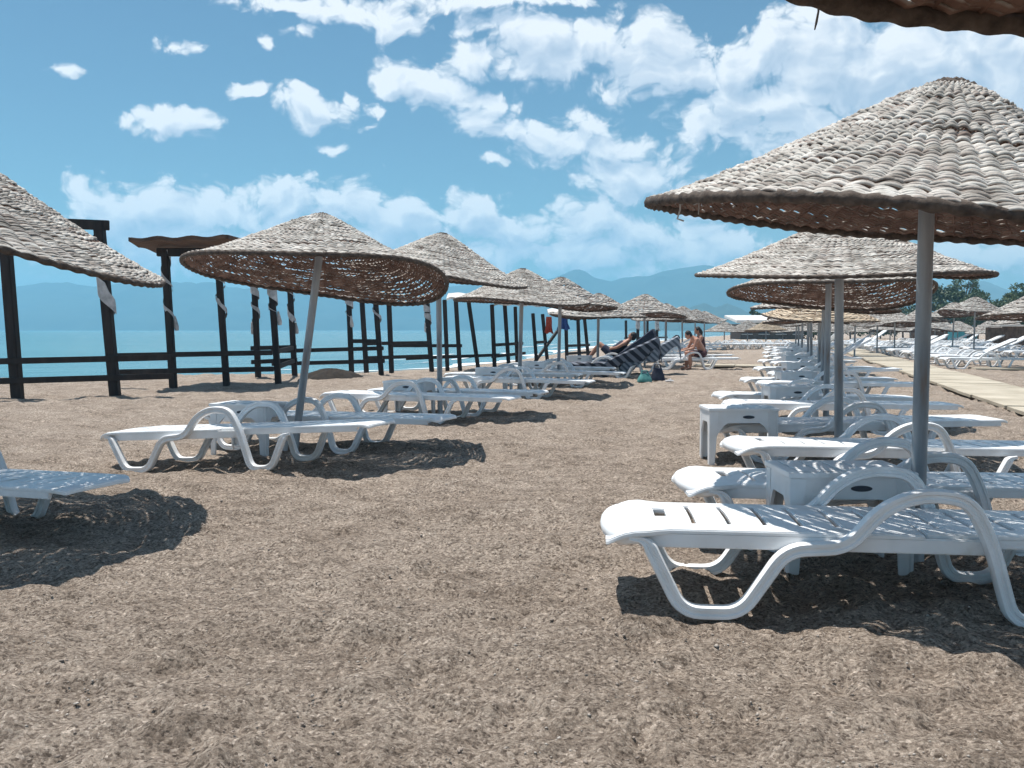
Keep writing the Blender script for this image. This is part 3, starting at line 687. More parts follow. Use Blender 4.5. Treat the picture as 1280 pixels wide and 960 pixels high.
def frame(name, label, posts, top, w, rails=(), beams=(), roof=None, curtains=(), cat='timber shelter'):
    """posts: list of (px, base py, lean px); rails: index pairs or offsets"""
    b0 = gp(posts[0][0], posts[0][1])
    o = empty(name, (b0.x, b0.y, gz(b0.x, b0.y))); tag(o, label, cat, 'dark timber shelters along the shore'); org = Vector(o.location)
    P = []; T = []
    for k, (px, py, ln) in enumerate(posts):
        b = gp(px, py); b.z = gz(b.x, b.y); t = b+Vector((ln*b.y/F, 0, top-b.z))
        mb = MB(); mid = b.lerp(t, .5)+Vector((random.uniform(-.015, .015), 0, 0))
        mb.bar(b-Vector((0, 0, .4))-org, t-org, w*random.uniform(.92, 1.08)); P.append(b); T.append(t)
        pst = obj('post', mb.mesh('post', bevel=.012, mat=M['timber']), None, o)
        if k in curtains:
            h = (top-1.25)*random.uniform(.8, 1.02); q = b.lerp(t, (top-.02)/top)
            ax = (t-b).normalized()
            cu = obj('curtain', curtain_mesh(h, w, 40+k+int(px)), M['cloth'], pst, q-org); cu.rotation_euler = ax.to_track_quat('Z', 'Y').to_euler()
    def at(k, z): return P[k].lerp(T[k], (z-P[k].z)/(top-P[k].z))
    for (a, b_, z0, z1, ex0, ex1) in rails:
        p, q = at(a, z0), at(b_, z1); dr = (q-p).normalized(); back = Vector((0, .0, 0))
        mb = MB(); mb.bar(p-dr*ex0-org+Vector((0, -w*.52, 0)), q+dr*ex1-org+Vector((0, -w*.52, 0)), .05, .10)
        obj('rail', mb.mesh('rail', bevel=.008, mat=M['timber']), None, o)
    for (a, b_, z, ex0, ex1) in beams:
        p, q = at(a, z), at(b_, z); dr = (q-p).normalized(); mb = MB(); mb.bar(p-dr*ex0-org, q+dr*ex1-org, .12, .16)
        obj('beam', mb.mesh('beam', bevel=.01, mat=M['timber']), None, o)
    if roof:
        (x0, y0, z0), (x1, y1, z1), dep, zd, mt = roof     # near edge ends, depth, far-edge rise
        mb = MB(); n, m_ = 24, 6; V = []
        for lo in (0, 1):
            for k in range(n+1):
                for q in range(m_+1):
                    u, v_ = k/n, q/m_
                    taper = min(1, 8*u*(1-u)+.35)
                    z = z0+(z1-z0)*u+zd*v_+.05*math.sin(5*u+2)+.10*math.sin(math.pi*u)-(.07 if lo else 0)+.02*math.sin(23*u+5*v_)
                    V.append((x0+(x1-x0)*u-org.x, y0+(y1-y0)*u+dep*(.5+(v_-.5)*taper)-org.y, z-org.z))
        s_ = (n+1)*(m_+1); Fc = []
        for k in range(n):
            for q in range(m_):
                a = k*(m_+1)+q; Fc += [(a, a+m_+1, a+m_+2, a+1), (s_+a, s_+a+1, s_+a+m_+2, s_+a+m_+1)]
            a = k*(m_+1); b_ = a+m_; Fc += [(a, s_+a, s_+a+m_+1, a+m_+1), (b_, b_+m_+1, s_+b_+m_+1, s_+b_)]
        for q in range(m_):
            a = q; b_ = n*(m_+1)+q; Fc += [(a, a+1, s_+a+1, s_+a), (b_, s_+b_, s_+b_+1, b_+1)]
        mb.add(V, Fc); obj('roof', mb.mesh('roof', True, mat=M[mt]), None, o)
    frames.append((o, P, T)); return o, P, T
W = .19
frame('timber_shelter', 'thick dark timber frame at far left, half hidden by the cut-off parasol', [(22, 500, -12), (145, 497, -17)], 2.95, .165,
      rails=[(0, 1, .64, .66, 2.5, .95), (0, 1, .32, .34, 2.5, .95)], beams=[(0, 1, 2.90, 1.5, .16)], curtains=(1,))
d2 = D(485); 
frame('timber_shelter', 'dark timber shelter with a ragged brown mat roof, left of the slanting-pole parasol', [(217, 485, -8), (284, 485, -10)], 2.72, .125,
      rails=[(0, 1, .66, .68, 1.05, .95), (0, 1, .34, .36, 1.05, .95)], roof=((X(150, 17.2), 17.2, 2.78), (X(300, 17.0), 17.0, 2.84), 3.0, -.02, 'mat'), beams=[(0, 1, 2.66, .15, .2)], curtains=(0, 1))
frame('timber_shelter', 'three-post dark timber shelter behind the slanting parasol pole', [(349, 482, -10), (323, 473.5, -4), (369, 470, -6)], 2.5, .125,
      rails=[(1, 2, .72, .72, .2, .12), (1, 2, .40, .40, .2, .12), (0, 2, .70, .70, 0, 0), (0, 2, .38, .38, 0, 0)], beams=[(0, 2, 2.44, .2, .2), (0, 1, 2.44, .2, .2)], curtains=(0, 1, 2))
frame('timber_shelter', 'four-post dark timber shelter left of the third left parasol', [(440, 469, -4), (478, 469, -10), (459, 463.5, -7), (490, 462, -4)], 2.45, .13,
      rails=[(0, 1, .66, .68, 2.0, .1), (0, 1, .34, .36, 2.0, .1), (2, 3, .76, .76, 0, 1.6), (2, 3, .36, .36, 0, 1.6), (0, 1, .86, .86, 0, 0)], beams=[(0, 1, 2.4, .2, .2), (2, 3, 2.4, .2, .2)], curtains=(0, 1))
frame('timber_shelter', 'dark timber shelter with a pale mat roof right of the third left parasol pole', [(541, 459, -8), (560, 459.5, -4), (576, 459, -6), (600, 456, -14)], 2.05, .13,
      rails=[(0, 2, .66, .66, 1.15, .1), (0, 3, .30, .30, 1.15, 1.2)], roof=((X(556, 27.5), 27.5, 2.05), (X(642, 28.5), 28.5, 2.08), 2.4, .22, 'palemat'), curtains=(0,))
frame('timber_shelter', 'dark timber shelter with a diagonal brace, behind the fourth left parasol', [(619, 457, -4), (637, 456, -6), (647, 453, -3)], 1.95, .135,
      rails=[(0, 2, .66, .66, .0, .9), (0, 2, .30, .30, .3, 1.2)], roof=((X(617, 29), 29, 1.93), (X(690, 30.5), 30.5, 1.93), 2.4, .20, 'palemat'), curtains=())
o8, P8, T8 = frame('timber_shelter', 'dark timber shelter hung with red and blue clothes, behind the fifth left parasol', [(672, 453, -6), (686, 451, -8), (709, 449, -2), (725, 449, -3), (737, 447, -7)], 1.72, .13,
      rails=[(0, 1, .70, .70, 0, 0), (2, 4, .52, .52, 0, .2), (2, 4, .22, .22, 0, .3)], roof=((X(686, 32), 32, 1.70), (X(742, 33), 33, 1.70), 2.2, .16, 'palemat'), curtains=())
mb = MB(); a = gp(668, 452)-Vector(o8.location); b_ = gp(706, 449)-Vector(o8.location); mb.bar(Vector((a.x, a.y-.4, .1)), Vector((b_.x, b_.y-.4, 1.62)), .05, .13)
obj('ladder_plank', mb.mesh('ladder_plank', mat=M['timber']), None, o8)
frame('timber_shelter', 'distant dark timber shelter behind the sunbathing group', [(783, 434, -1), (797, 436, 0), (809, 433, 0), (821, 435, 0), (832, 432, 0)], 1.75, .16,
      rails=[(0, 4, .6, .6, .3, .3)], roof=((X(778, 50), 50, 1.75), (X(836, 52), 52, 1.75), 2.4, .1, 'mat'), curtains=(1, 3))

# hung clothes
def hung(name, label, p, w, h, mat, seed):
    g = random.Random(seed); mb = MB(); n, m_ = 8, 8; V = []
    for s in (0, 1):
        for k in range(n+1):
            for q in range(m_+1):
                u, v_ = k/n-.5, q/m_
                ww = w*(.55+.45*v_)*(1+.12*math.sin(6*v_+seed))
                V.append((u*ww, .05*math.sin(9*u*2+seed)*v_+(.015 if s else 0), -h*v_*(1-.12*abs(math.sin(5*u+seed)))))
    s_ = (n+1)*(m_+1); Fc = []
    for k in range(n):
        for q in range(m_):
            a = k*(m_+1)+q; Fc += [(a, a+1, a+m_+2, a+m_+1), (s_+a, s_+a+m_+1, s_+a+m_+2, s_+a+1)]
    mb.add(V, Fc); o = obj(name, mb.mesh(name, True), M[mat], None, p); tag(o, label, 'clothing'); return o
d = 32.2
hung('hanging_towel', 'red and orange towel hanging under the shelter roof', (X(686, d), d, 1.60), .30, .62, 'red', 1)
hung('hanging_shirt', 'blue garment hanging from the shelter with the red towel', (X(704, d), d, 1.66), .42, .55, 'blue', 2)
hung('hanging_bag', 'black bag hanging right of the blue garment under the shelter', (X(719, d), d, 1.66), .36, .20, 'black', 3)
# straw heap
mb = MB(); n, m_ = 40, 10; V = []
for i in range(m_+1):
    for k in range(n):
        a = 2*math.pi*k/n; t = i/m_; rr_ = 1+.12*math.sin(3*a+1)+.07*math.sin(7*a)
        V.append((.72*t*rr_*math.cos(a), .5*t*rr_*math.sin(a), .24*(1-t**2.2)+.02*math.sin(9*a+8*t)-.02))
mb.add(V, [(i*n+k, (i+1)*n+k, (i+1)*n+(k+1) % n, i*n+(k+1) % n) for i in range(m_) for k in range(n)])
p = gp(412, 473.5); st = obj('straw_heap', mb.mesh('straw_heap', True), M['straw'], None, (p.x, p.y, gz(p.x, p.y))); tag(st, 'flattened dark brown straw heap lying on sand beside the timber shelter', 'straw heap')

# ------------------------------------------------------------------ people and their things
def evaluated(mb, name, voxel, mat, smooth_it=4):
    me = bpy.data.meshes.new(name); me.from_pydata(mb.v, [], mb.f); o = bpy.data.objects.new(name, me); COL.objects.link(o)
    bm = bmesh.new(); bm.from_mesh(me); bmesh.ops.remove_doubles(bm, verts=bm.verts, dist=1e-6); bmesh.ops.recalc_face_normals(bm, faces=bm.faces); bm.to_mesh(me); bm.free()
    r = o.modifiers.new('r', 'REMESH'); r.mode = 'VOXEL'; r.voxel_size = voxel
    if smooth_it: s = o.modifiers.new('s', 'SMOOTH'); s.iterations = smooth_it; s.factor = .5
    dg = bpy.context.evaluated_depsgraph_get(); out = bpy.data.meshes.new_from_object(o.evaluated_get(dg))
    bpy.data.objects.remove(o)
    for q in out.polygons: q.use_smooth = True
    out.name = name; out.materials.clear(); out.materials.append(mat); return out
def limb(mb, pts, rads): mb.tube(pts, rads, 12); [mb.ball(p, r*.98, 12, 8) for p, r in zip(pts, rads)]
def hand(mb, w, dr, side):
    """w wrist, dr direction of the fingers, side direction of the thumb"""
    dr, side = Vector(dr).normalized(), Vector(side).normalized(); side = (side-dr*side.dot(dr)).normalized(); up = dr.cross(side)
    c = Vector(w)+dr*.045; mb.ball(c, (.02, .045, .05), 10, 6, Matrix((up, side, dr)).transposed())
    for k, ln in enumerate((.066, .076, .071, .055)):
        b0 = c+dr*.03+side*(.030-.020*k); mb.tube([b0, b0+dr*ln*.55-up*.008, b0+dr*ln*.9-up*.028], [.0095, .009, .007], 6)
    b0 = c+side*.03-dr*.01; mb.tube([b0, b0+side*.03+dr*.022, b0+side*.036+dr*.055], [.012, .011, .008], 6)
def head(mb, c, face, up):
    face = Vector(face).normalized(); up = Vector(up).normalized(); up = (up-face*up.dot(face)).normalized(); sd = up.cross(face)
    Mh = Matrix((face, sd, up)).transposed(); c = Vector(c)
    mb.ball(c, (.098, .076, .118), 14, 10, Mh); mb.ball(c+face*.035-up*.06, (.062, .052, .058), 12, 8, Mh)
    mb.tube([c+face*.088+up*.02, c+face*.112-up*.025, c+face*.09-up*.035], [.010, .016, .012], 6)
    for s in (-1, 1): mb.ball(c+sd*s*.076-face*.005, (.020, .010, .030), 8, 6, Mh)
    mb.tube([c+face*.088-up*.062-sd*.022, c+face*.094-up*.062, c+face*.088-up*.062+sd*.022], .007, 6)
    return Mh, face, sd, up
def hair_mesh(c, fr, long=False):
    Mh, face, sd, up = fr; c = Vector(c); mb = MB()
    mb.ball(c-face*.018+up*.022, (.101, .086, .112), 16, 10, Mh)
    mb.ball(c-face*.045-up*.02, (.075, .080, .09), 12, 8, Mh)
    if long: mb.tube([c-face*.06+up*.02, c-face*.10-up*.10, c-face*.09-up*.24], [.07, .07, .03], 10)
    return evaluated(mb, 'hair', .012, M['hair'], 2)
def person(label, loc, rz, J, hair_long=False, clothes='maroon', top=None):
    """J: joints in local metres, person faces local +x"""
    o = empty('person', loc, rz); tag(o, label, 'person')
    V_ = {k: Vector(v) for k, v in J.items()}
    mb = MB()
    # torso
    pel, wai, che, nek = V_['pelvis'], V_['waist'], V_['chest'], V_['neck']
    ax = (che-pel).normalized(); sdv = Vector((0, 1, 0)); fw = sdv.cross(ax)*1
    Mt = lambda a, s: Matrix((a.cross(s).normalized(), s, a)).transposed()
    for a_, b_, ra, rb, n in ((pel, wai, (.115, .165, .12), (.10, .14, .11), 5), (wai, che, (.10, .14, .11), (.115, .175, .13), 5), (che, nek, (.115, .175, .12), (.06, .07, .06), 4)):
        for k in range(n+1):
            t = k/n; q = a_.lerp(b_, t); ax2 = (b_-a_).normalized(); sv_ = (sdv-ax2*sdv.dot(ax2)).normalized()
            mb.ball(q, tuple(x*(1-t)+y*t for x, y in zip(ra, rb)), 14, 8, Mt(ax2, sv_))
    limb(mb, [nek, V_['head']-Vector((0, 0, .03))], [.058, .052])
    fr = head(mb, V_['head'], J['face'], J.get('up', (0, 0, 1)))
    for s in ('l', 'r'):
        limb(mb, [V_['sh_'+s], V_['el_'+s], V_['wr_'+s]], [.058, .042, .028])
        mb.tube([V_['chest'], V_['sh_'+s]], [.09, .062], 10)
        hand(mb, V_['wr_'+s], V_['wr_'+s]-V_['el_'+s], (0, 1 if s == 'r' else -1, .3))
        limb(mb, [V_['hip_'+s], V_['kn_'+s], V_['kn_'+s].lerp(V_['an_'+s], .35), V_['an_'+s]], [.092, .060, .058, .038])
        limb(mb, [V_['an_'+s], V_['toe_'+s]], [.040, .028])
    obj('body', evaluated(mb, 'body', .014, M['skin'], 3), None, o)
    obj('hair', hair_mesh(V_['head'], fr, hair_long), None, o)
    mb = MB()
    mb.ball(pel, (.14, .185, .125), 14, 8)
    for s in ('l', 'r'):
        k = V_['hip_'+s].lerp(V_['kn_'+s], .72); mb.tube([V_['hip_'+s], k], [.112, .094], 14); mb.ball(V_['hip_'+s], .112, 12, 8)
    obj('shorts', evaluated(mb, 'shorts', .02, M[clothes], 3), None, o)
    if top:
        mb = MB()
        for k in range(9):
            q = wai.lerp(che, k/8*1.15-.12); ax2 = (che-wai).normalized(); mb.ball(q, (.13, .187, .12), 14, 8, Mt(ax2, sdv))
        for s in ('l', 'r'): mb.tube([V_['chest'].lerp(V_['sh_'+s], .6), V_['sh_'+s].lerp(V_['el_'+s], .55)], [.085, .062], 12)
        obj('shirt', evaluated(mb, 'shirt', .02, M[top], 3), None, o)
    return o
# loungers of the sunbathers (backrests raised)
pa = []
def plounger(label, tip, deg, back):
    o = lounger(label, tip, deg, back, group='loungers of the sunbathers'); pa.append((o, tip, deg, back)); return o
PL1 = plounger('white lounger with raised back under a dark striped towel', (.98, 21.9), -12, 26)
PL2 = plounger('white lounger with raised back under a pale striped towel', (1.82, 23.9), -10, 26)
PL3 = plounger('white lounger with the person in a navy top leaning back on it', (1.62, 25.8), -14, 35)
PL4 = plounger('low white lounger the bare-backed man sits on', (4.10, 27.2), -8, 0)
PL5 = plounger('white lounger with the person in a red top lying on it', (3.35, 29.2), -12, 28)
PL6 = plounger('low white lounger behind the bare-backed man', (4.75, 30.6), -8, 0)
def towel(label, L_, mat, seed, width=.60, over=.10):
    """cloth draped over seat and raised back of a lounger"""
    o, tip, deg, back = L_; g = random.Random(seed)
    prof = [(.45, SEAT_Z+.02)]
    for k in range(1, 9): prof.append((.45+k*.1, SEAT_Z+.022+.004*math.sin(k*2+seed)))
    bx, bz = 1.25, SEAT_Z+.022
    for k in range(1, 13):
        t = k*.1115; prof.append((bx+t*math.cos(R_(back))-.02*math.sin(R_(back)), bz+t*math.sin(R_(back))+.02*math.cos(R_(back))))
    ex, ez = prof[-1]
    for k in range(1, 5): prof.append((ex+.035+.012*k, ez-.085*k))
    mb = MB(); m_ = 12; V = []
    for s in (0, 1):
        for i, (x, z) in enumerate(prof):
            for q in range(m_+1):
                v_ = q/m_*2-1; hang = max(0, abs(v_)-.62)/.38; y = math.copysign(min(abs(v_), .62)/.62*(width/2+.045)+.02*hang, v_)
                z_ = z; z = z-hang*(.30+.08*math.sin(i*.8+seed))
                V.append((x+.015*math.sin(i+3*v_)*hang, y-(.010 if s else 0)*(1 if y > 0 else -1)*(hang > 0), z+.012*math.sin(i*1.1+q*.9+seed)*(.5+.5*abs(v_))+.008-(.010 if s else 0))); z = z_
    n = len(prof); s_ = n*(m_+1); Fc = []
    for i in range(n-1):
        for q in range(m_):
            a = i*(m_+1)+q; Fc += [(a, a+1, a+m_+2, a+m_+1), (s_+a, s_+a+m_+1, s_+a+m_+2, s_+a+1)]
    mb.add(V, Fc); t = obj('beach_towel', mb.mesh('beach_towel', True), M[mat], None, o.location, o.rotation_euler); tag(t, label, 'towel'); return t
towel('dark blue and white striped towel draped over a raised lounger back', pa[0], 'towel_dark', 1)
towel('pale grey striped towel draped over a raised lounger back beside the turquoise bag', pa[1], 'towel_light', 2)
towel('navy towel under the person in a navy top', pa[2], 'navy', 3)
def on_lounger(L_, x=0): return L_[0].location.copy()
def seated(label, L_, along, J, **k):
    o, tip, deg, back = L_; a = R_(deg); p = Vector((tip[0]+along*math.cos(a), tip[1]+along*math.sin(a), o.location.z+.012))
    return person(label, p, k.pop('rz', a), J, **k)
S = SEAT_Z
# man sitting, bent forward, facing left (towards the sea): local +x rotated to world -x
J = dict(pelvis=(0, 0, S+.13), waist=(.06, 0, S+.30), chest=(.20, 0, S+.48), neck=(.33, 0, S+.60), head=(.44, 0, S+.66), face=(1, 0, -.55), up=(.5, 0, 1),
         sh_l=(.24, .20, S+.52), sh_r=(.24, -.20, S+.52), el_l=(.36, .25, S+.27), el_r=(.36, -.25, S+.27), wr_l=(.58, .16, S+.22), wr_r=(.58, -.16, S+.22),
         hip_l=(.03, .10, S+.10), hip_r=(.03, -.10, S+.10), kn_l=(.44, .17, S+.13), kn_r=(.44, -.17, S+.13), an_l=(.42, .17, .06), an_r=(.42, -.17, .06), toe_l=(.58, .19, .03), toe_r=(.58, -.19, .03))
seated('bare-backed man in dark shorts sitting bent forward on a lounger edge', pa[3], 1.50, J, rz=R_(188), clothes='maroon')
J2 = dict(J); J2.update(chest=(.08, 0, S+.52), waist=(.03, 0, S+.32), neck=(.12, 0, S+.68), head=(.17, 0, S+.80), face=(1, 0, -.2), up=(.2, 0, 1), sh_l=(.10, .20, S+.58), sh_r=(.10, -.20, S+.58), el_l=(.20, .26, S+.32), el_r=(.20, -.26, S+.32), wr_l=(.40, .15, S+.24), wr_r=(.40, -.15, S+.24))
seated('person with dark hair in dark red clothes sitting upright behind the bare-backed man', pa[5], 1.55, J2, rz=R_(185), hair_long=True, clothes='maroon', top='maroon')
def recline(back, knees):
    a = R_(back); c, s = math.cos(a), math.sin(a); q = lambda t, u=.0: (1.25+t*c-u*s-1.25, S+.02+t*s+u*c)
    P_ = lambda t, u, y: (-(q(t, u)[0]), y, q(t, u)[1])
    d_ = dict(pelvis=(-.03, 0, S+.14), waist=P_(.22, .14, 0), chest=P_(.44, .15, 0), neck=P_(.66, .15, 0), head=P_(.80, .19, 0), face=(s+.2, 0, c*.4), up=(-c, 0, s),
              sh_l=P_(.55, .14, .20), sh_r=P_(.55, .14, -.20), el_l=P_(.32, .16, .27), el_r=P_(.32, .16, -.27), wr_l=P_(.12, .24, .14), wr_r=P_(.12, .24, -.14),
              hip_l=(.02, .10, S+.13), hip_r=(.02, -.10, S+.13))
    for s_, y in (('l', .11), ('r', -.11)):
        if knees: d_['kn_'+s_] = (.36, y, S+.42); d_['an_'+s_] = (.62, y, S+.07); d_['toe_'+s_] = (.78, y, S+.06)
        else: d_['kn_'+s_] = (.45, y, S+.13); d_['an_'+s_] = (.86, y, S+.07); d_['toe_'+s_] = (.90, y, S+.20)
    return d_
seated('person with dark hair in a navy top reclining on a raised lounger', pa[2], 1.20, recline(35, True), rz=R_(-14+180), clothes='navy', top='navy')
seated('person in a dark red top lying back with bent knees beside the bare-backed man', pa[4], 1.20, recline(28, True), rz=R_(-12+180), clothes='navy', top='maroon')
def bag(name, label, p, s, mat, seed):
    mb = MB(); n, m_ = 14, 8; V = []
    for i in range(m_+1):
        t = i/m_; w = (1-.45*t**2)*(1+.07*math.sin(4*t+seed))
        for k in range(n):
            a = 2*math.pi*k/n; V.append((s[0]/2*w*math.copysign(abs(math.cos(a))**.7, math.cos(a))*(1+.06*math.sin(5*a+seed)), s[1]/2*w*math.copysign(abs(math.sin(a))**.7, math.sin(a)), s[2]*t+.012*math.sin(3*a+seed)*t))
    Fc = [(i*n+k, i*n+(k+1) % n, (i+1)*n+(k+1) % n, (i+1)*n+k) for i in range(m_) for k in range(n)]+[tuple(m_*n+k for k in range(n)), tuple(range(n))[::-1]]
    mb.add(V, Fc); o = empty(name, (p[0], p[1], gz(*p)-.005)); tag(o, label, 'bag')
    obj('body', mb.mesh('bag_body', True, mat=M[mat]), None, o)
    for sg in (-1, 1):
        h = MB(); h.tube([(-s[0]*.25, sg*s[1]*.18, s[2]*.95), (-s[0]*.18, sg*s[1]*.2, s[2]*1.3), (s[0]*.18, sg*s[1]*.2, s[2]*1.3), (s[0]*.25, sg*s[1]*.18, s[2]*.95)], .012, 6)
        obj('handle', h.mesh('handle', True, mat=M[mat]), None, o)
    return o
bag('beach_bag', 'turquoise beach bag on the sand beside the pale striped towel', (X(806, 20.4), 20.4), (.30, .22, .19), 'turq', 1)
bag('beach_bag', 'dark navy bag on the sand right of the turquoise one', (X(822, 20.8), 20.8), (.32, .22, .28), 'navy', 2)
# slippers
mb = MB(); mb.ball((0, 0, .025), (.13, .05, .025), 12, 6); mb.tube([(.0, -.045, .03), (.03, 0, .075), (.0, .045, .03)], .012, 6)
p = (X(826, 21.4), 20.2); sl = obj('beach_slipper', mb.mesh('beach_slipper', True), M['cloth'], None, (p[0], p[1], gz(*p))); sl.rotation_euler = (0, 0, .6); tag(sl, 'pale beach slipper lying on the sand right of the bags', 'slipper')

# ------------------------------------------------------------------ trees, buildings, hills
def tree(label, x, y, h, w, trunk_h, seed, clumps=40, per=90, group='dark green trees behind the beach', leaf=.16):
    g = np.random.default_rng(seed); z = gz(x, y); o = empty('tree', (x, y, z)); tag(o, label, 'tree', group)
    mb = MB(); top = Vector((g.normal(0, .2), g.normal(0, .2), h*.8))
    mb.tube([(0, 0, -.3), (0, 0, trunk_h*.5), top*.6, top], [h*.035, h*.028, h*.02, h*.006], 8)
    C_ = []
    for k in range(clumps):
        a = g.uniform(0, 6.283); e = g.uniform(-.9, 1); r_ = math.sqrt(max(0, 1-e*e*.8))*g.uniform(.45, 1.0)
        C_.append((w/2*r_*math.cos(a), w/2*r_*math.sin(a), trunk_h+(h-trunk_h)*(.5+.48*e)))
    for c in C_[:10]:
        b = Vector((0, 0, trunk_h*.7+.3*(c[2]-trunk_h*.7))); mb.tube([b, b.lerp(Vector(c), .55)+Vector((0, 0, .1)), c], [h*.014, h*.009, h*.003], 6)
    obj('trunk', mb.mesh('trunk', True, mat=M['bark']), None, o)
    n = clumps*per; cc = np.repeat(np.array(C_), per, 0); cr = np.repeat(g.uniform(.09, .17, clumps)*w, per)
    dv = g.normal(0, 1, (n, 3)); dv /= np.linalg.norm(dv, axis=1)[:, None]; P_ = cc+dv*(cr*g.random(n)**.4)[:, None]*np.array([1, 1, .75])
    u = g.normal(0, 1, (n, 3)); u /= np.linalg.norm(u, axis=1)[:, None]; q = np.cross(u, g.normal(0, 1, (n, 3))); q /= np.linalg.norm(q, axis=1)[:, None]
    sz = (leaf*g.uniform(.6, 1.4, n))[:, None]
    V = np.stack([P_-u*sz, P_+q*sz*.5, P_+u*sz, P_-q*sz*.5], 1).reshape(-1, 3)
    obj('crown', mesh_np('crown', V, np.arange(4*n).reshape(-1, 4), False), M['leaf'], o)
    return o
def tz(py, d): return (412-py)*d/F+H
dT = 105
tree('tall thin-crowned tree rising above the others behind the pale parasols', X(1203, dT+4), dT+4, tz(345, dT+4), 4.2, 3.6, 5, 16, 60)
tree('broad dark tree directly right of the largest parasol pole', X(1176, dT), dT, tz(361, dT), 6.0, 1.2, 6, 60, 90)
tree('dense round tree below the tall thin-crowned tree', X(1212, dT-3), dT-3, tz(363, dT-3), 6.5, 1.0, 7, 60, 90)
tree('low spreading tree sloping down towards the right parasols', X(1240, dT-4), dT-4, tz(380, dT-4), 5.0, .8, 8, 50, 80)
tree('dark tree at the right edge of the photo', X(1276, dT-14), dT-14, tz(358, dT-14), 4.6, 1.0, 9, 40, 90)
tree('low olive-green tree left of the largest parasol pole', X(1128, dT+6), dT+6, tz(384, dT+6), 6.0, .8, 10, 50, 80)
tree('low bushy tree seen under the brown tipped parasol', X(1100, dT+10), dT+10, tz(390, dT+10), 5.5, .6, 11, 40, 80)
tree('small dark rounded tree above the white flat roof', X(941, 118), 118, tz(388, 118), 1.9, 1.6, 12, 16, 60)
for k, px in enumerate((1000, 1030, 1062, 1300, 1325)):
    tree('low bush in the hedge line far behind the parasols', X(px, 112), 112, tz(398-6*(k > 2), 112), 5.5, .3, 20+k, 36, 70, group='low bushes far behind the parasols')
# low white-roofed building
def building():
    d = 108; x0, x1 = X(922, d), X(1010, d); o = empty('beach_building', (x0, d, gz(x0, d))); tag(o, 'low distant beach building with a white flat roof at the end of the aisle', 'building')
    zt = tz(405, d)-gz(x0, d); zr = tz(399.5, d)-gz(x0, d)
    mb = MB(); mb.box(((x1-x0)/2, 3, zt/2-.2), (x1-x0-.8, 5, zt+.4)); obj('wall', mb.mesh('wall', mat=M['darkwood']), None, o)
    mb = MB(); mb.box(((x1-x0)/2, 2.6, (zt+zr)/2+.35), (x1-x0+.6, 6.4, .35), Matrix.Rotation(R_(6), 3, 'X')); obj('roof', mb.mesh('roof', bevel=.05, mat=M['wall']), None, o)
    for k in range(4):
        mb = MB(); mb.box((1.2+k*2.0, .47, zt*.55), (1.1, .05, .7)); w = obj('window', mb.mesh('window', mat=M['hole']), None, o)
        mb = MB(); mb.box((1.2+k*2.0, .44, zt*.55-.40), (1.3, .1, .08)); obj('sill', mb.mesh('sill', mat=M['wall']), None, w)
building()
def hut(label, px, d, w, h, mat):
    x = X(px, d); o = empty('beach_hut', (x, d, gz(x, d))); tag(o, label, 'beach hut')
    mb = MB()
    for k in range(int(w/.16)): mb.box((-w/2+.08+k*.16, 0, h/2), (.15, .06, h+random.uniform(-.02, .02)))
    mb.box((0, .9, h/2), (w-.1, 1.6, h-.08)); obj('wall', mb.mesh('wall', mat=M[mat]), None, o)
    mb = MB(); mb.box((0, .85, h+.05), (w+.5, 2.3, .09)); obj('roof', mb.mesh('roof', bevel=.02, mat=M['palemat']), None, o)
    mb = MB(); mb.box((w*.2, -.05, h*.42), (.7, .05, h*.8)); dr = obj('door', mb.mesh('door', mat=M['timber']), None, o)
    mb = MB(); mb.ball((w*.2-.25, -.09, h*.42), .04); obj('handle', mb.mesh('handle', True, mat=M['steel']), None, dr)
hut('brown plank beach hut at the right edge among the far parasols', 1279, 46, 2.2, 1.3, 'darkwood')
hut('small teal beach hut between the far pale parasols', 1208, 74, 1.6, 1.15, 'teal')
hut('long low brown plank hut under the far parasols right of the largest pole', 1185, 82, 5.5, 1.1, 'darkwood')

def hills(name, profile, d, depth, seed, amp):
    """a mountain range: ridge heights along the way, spurs running down towards the viewer"""
    px0, px1 = profile[0][0], profile[-1][0]; n, m_ = 420, 40
    xs = np.linspace(px0, px1, n); hy = np.interp(xs, [p[0] for p in profile], [p[1] for p in profile])
    g = np.random.default_rng(seed); V = np.zeros((m_, n, 3))
    az = np.arctan((xs-640)/F)
    for i in range(m_):
        t = i/(m_-1)*2-1; dd = (d+t*depth)/np.cos(az)
        wx, wy = dd*np.sin(az), dd*np.cos(az)
        ridge = (412-hy)*d/F*1.0
        fall = np.clip(1-abs(t), 0, 1)**.9
        rough = amp*(fbm(wx*.010+seed, wy*.010, 5)) + amp*.6*abs(fbm(wx*.022+seed*2, wy*.012, 4))
        z = ridge*fall + rough*ridge/60*np.where(abs(t) < .03, .25, 1)*np.clip(fall*4, 0, 1)
        V[i, :, 0] = wx; V[i, :, 1] = wy; V[i, :, 2] = np.where(abs(t) > .97, -3, np.maximum(z, -3))
    i, k = np.meshgrid(np.arange(m_-1), np.arange(n-1), indexing='ij')
    Fc = np.stack([i*n+k, i*n+k+1, (i+1)*n+k+1, (i+1)*n+k], -1).reshape(-1, 4)
    o = obj(name, mesh_np(name, V.reshape(-1, 3), Fc, True), M['hill']); tag(o, kind='structure'); return o
